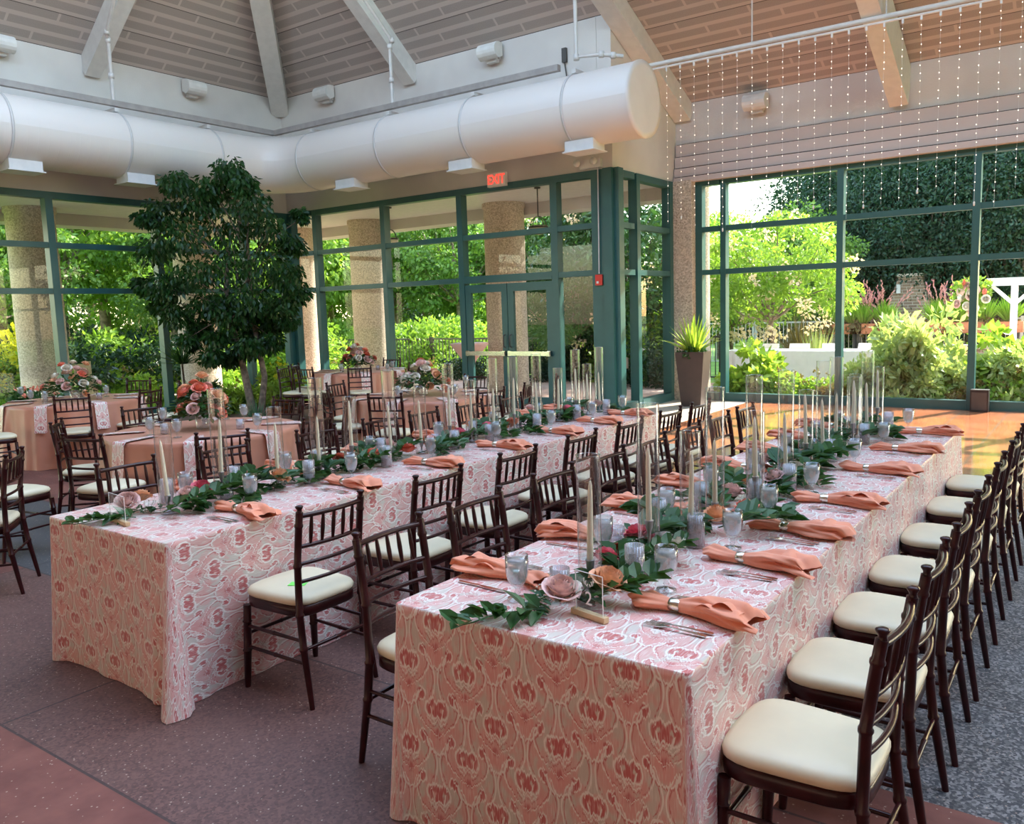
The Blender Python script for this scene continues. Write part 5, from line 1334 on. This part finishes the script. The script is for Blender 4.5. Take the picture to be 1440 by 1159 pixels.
# rail planters
def rail_planter(px_, label, s=1.0, plume=True, seed=0):
    X_ = at_y(px_, 450, 23.2).x; e = empty('rail_planter', (X_, 23.25, 0)); tag(e, label, 'planter', 'planter boxes along the terrace railing')
    b = MB(); b.box(-.55*s, -.16, .82, .55*s, .16, 1.08); b.build('box', M['terracotta'], e)
    for sx in (-.45*s, .45*s): b = MB(); b.box(sx-.03, -.1, -.1, sx+.03, .1, .82); b.build('bracket_leg', M['darkmetal'], e)
    rr = random.Random(seed); b = MB()
    cl = [(Vector((rr.uniform(-.5, .5)*s, rr.uniform(-.15, .1), rr.uniform(.9, 1.15))), .16) for _ in range(10)]; cloud(b, rr, cl, 900, 1, .08, .05, .5); b.build('trailing_flowers', M['leaf_bronze'], e, kind='stuff')
    b = MB()
    for cx_ in (-.25*s, .25*s):
        for i in range(420):
            a = rr.uniform(0, 2*PI); t = rr.uniform(0, .85); d = Vector((math.cos(a)*math.sin(t), math.sin(a)*math.sin(t), math.cos(t))); qleaf(b, Vector((cx_, 0, 1.02)), d, rv(rr), rr.uniform(.4, .72), .035)
    b.build('grass_tuft', M['grass'], e, kind='stuff')
    if plume:
        b = MB()
        for i in range(34):
            a = rr.uniform(0, 2*PI); t = rr.uniform(.1, .75); d = Vector((math.cos(a)*math.sin(t), math.sin(a)*math.sin(t)*.5, math.cos(t))); L = rr.uniform(.7, 1.15); p0 = Vector((rr.uniform(-.4, .4), 0, 1.05)); b.tube([p0, p0+d*L], .004, 3)
            for k in range(9): qleaf(b, p0+d*(L*(.72+.035*k)), (d+rv(rr)*.6).normalized(), rv(rr), .09, .035)
        b.build('plumes', M['bloom_pink'], e, kind='stuff')
rail_planter(1228, 'planter of grasses and pink plumes on the terrace rail left of the brick fireplace', 1, True, 1)
rail_planter(1185, 'planter of grasses on the terrace rail, partly behind a window mullion', .9, True, 4)
rail_planter(1333, 'planter of grasses and pink plumes on the terrace rail right of the fireplace', 1.1, True, 2)
rail_planter(1402, 'planter of round grass tufts by the white arbor post', 1.0, False, 3)
# tall pale flower spikes and bronze grass
o = blades_proto('pale_spiked_plant', 15, 120, 1.2, .03, .35, M['leaf_varieg'], curve=.1); o.location = (at_y(1150, 470, 19.5).x, 19.5, -.05); tag(o, 'tall pale spiked plants before the railing beside the flowering tree', 'plant')
o = blades_proto('bronze_grass', 16, 260, 1.3, .03, .8, M['leaf_bronze'], curve=.6); o.location = (at_y(1128, 420, 20.5).x, 20.5, .2); tag(o, 'arching bronze ornamental grass beside the flowering tree', 'plant')
# arbor
e = empty('white_arbor', (-1.66, 20.0, -.04)); tag(e, 'white painted wooden arbor on the terrace at the right frame edge', 'arbor')
for x in (0, 2.2): b = MB(); b.box(x-.06, -.06, 0, x+.06, .06, 2.0); b.build('post', M['cloth_white'], e)
b = MB(); b.box(-.5, -.09, 1.94, 2.7, -.03, 2.1); b.build('beam', M['cloth_white'], e); b = MB(); b.box(-.5, .03, 1.94, 2.7, .09, 2.1); b.build('beam', M['cloth_white'], e)
for x, s_2 in ((0, 1), (0, -1), (2.2, -1)): b = MB(); b.obox((x, 0, 1.55), (x+s_2*.4, 0, 1.94), .06, .07); b.build('brace', M['cloth_white'], e)
# floral stand
X_ = at_y(1366, 430, 19.6).x; e = empty('flower_stand', (X_, 19.6, -.04)); tag(e, 'pink and green flower arrangement on a white pole beside the arbor', 'flower stand')
b = MB(); b.tube([(0, 0, 0), (0, 0, 1.5)], .03, 8); b.lathe([(.001, 0), (.16, 0), (.16, .03), (.001, .04)], 16); b.build('pole', M['cloth_white'], e)
b = MB(); rr = random.Random(3); cl = [(Vector((rr.uniform(-.3, .3), rr.uniform(-.15, .15), 1.75+rr.uniform(-.3, .3))), .15) for _ in range(12)]; cloud(b, rr, cl, 900, 1, .09, .06, .1); b.build('foliage', M['leaf_tree'], e, kind='stuff')
for i in range(16):
    o = bpy.data.objects.new('rose', roses[('rose_blush', 'rose_cream', 'rose_coral')[i % 3]].data); COL.objects.link(o); o.parent = e
    a = i*2.4; t = (i/16)**.5; o.location = (math.cos(a)*.3*t, -.17, 1.75+math.sin(a)*.34*t); o.rotation_euler = (PI/2, 0, i); o.scale = (2.1,)*3
# far building with a pale blue roof
e = empty('distant_shed', (at_y(757, 430, 48).x, 48, -.1)); tag(e, 'distant low white building with pale blue roof beyond the lawn', 'building')
b = MB(); b.box(-4, -2, 0, 4, 2, 2.0); b.build('wall', M['cloth_white'], e); m_, nt, b_ = mat('blue_roof', (.25, .42, .68), .4)
b = MB(); b.add([(-4.3, -2.4, 1.9), (4.3, -2.4, 1.9), (4.3, 0, 3.3), (-4.3, 0, 3.3), (4.3, 2.4, 1.9), (-4.3, 2.4, 1.9)], [(0, 1, 2, 3), (3, 2, 4, 5)]); b.build('roof', m_, e)
# far tree belt closing the view
gl = 'far trees on the horizon'
R.seed(8)
for i in range(15):
    x = -95+i*8.0; y = 52+R.uniform(-4, 4)
    if -22 < x < -8: continue
    T('light' if i % 2 else 'ever', x, y, (1.7 if x > -8 or x < -50 else 1.15)+R.random()*.3, 'distant tree on the horizon behind the garden, %s of the belt' % ORD[i], group=gl)
for i in range(6): T('light', -62+R.uniform(-3, 3), 2+i*9, 2.0, 'distant tree on the left horizon, %s of the belt' % ORD[i], group='far trees on the left horizon')
# ---------------------------------------------------------------- light
w = bpy.data.worlds.new('sky'); SC.world = w; w.use_nodes = True; nt_ = w.node_tree; bg = nt_.nodes['Background']
sk = nt_.nodes.new('ShaderNodeTexSky'); sk.sky_type = 'NISHITA'; sk.sun_disc = False
sk.sun_elevation = math.radians(36); sk.sun_rotation = math.radians(22); sk.air_density = 1.3; sk.dust_density = 1.0; sk.ozone_density = 1
mx_ = nt_.nodes.new('ShaderNodeMix'); mx_.data_type = 'RGBA'; mx_.blend_type = 'MULTIPLY'; mx_.inputs[0].default_value = 1
mx_.inputs[7].default_value = (1, .955, .87, 1); nt_.links.new(sk.outputs[0], mx_.inputs[6]); nt_.links.new(mx_.outputs[2], bg.inputs[0]); bg.inputs[1].default_value = .60
su = bpy.data.lights.new('sun', 'SUN'); so = bpy.data.objects.new('sun', su); COL.objects.link(so)
su.energy = 7.6; su.angle = math.radians(.6); su.color = (1, .93, .82)
el = math.radians(35); az = math.radians(22)
d = Vector((math.sin(az)*math.cos(el), math.cos(az)*math.cos(el), math.sin(el)))
so.rotation_euler = d.to_track_quat('Z', 'Y').to_euler()
vs_ = SC.view_settings; vs_.view_transform = 'Standard'; vs_.look = 'None'; vs_.gamma = 1; vs_.use_curve_mapping = False; vs_.exposure = 1.2
SC.cycles.transparent_max_bounces = 48; SC.cycles.max_bounces = 8; SC.cycles.caustics_reflective = False; SC.cycles.caustics_refractive = False
SC.cycles.sample_clamp_indirect = 6
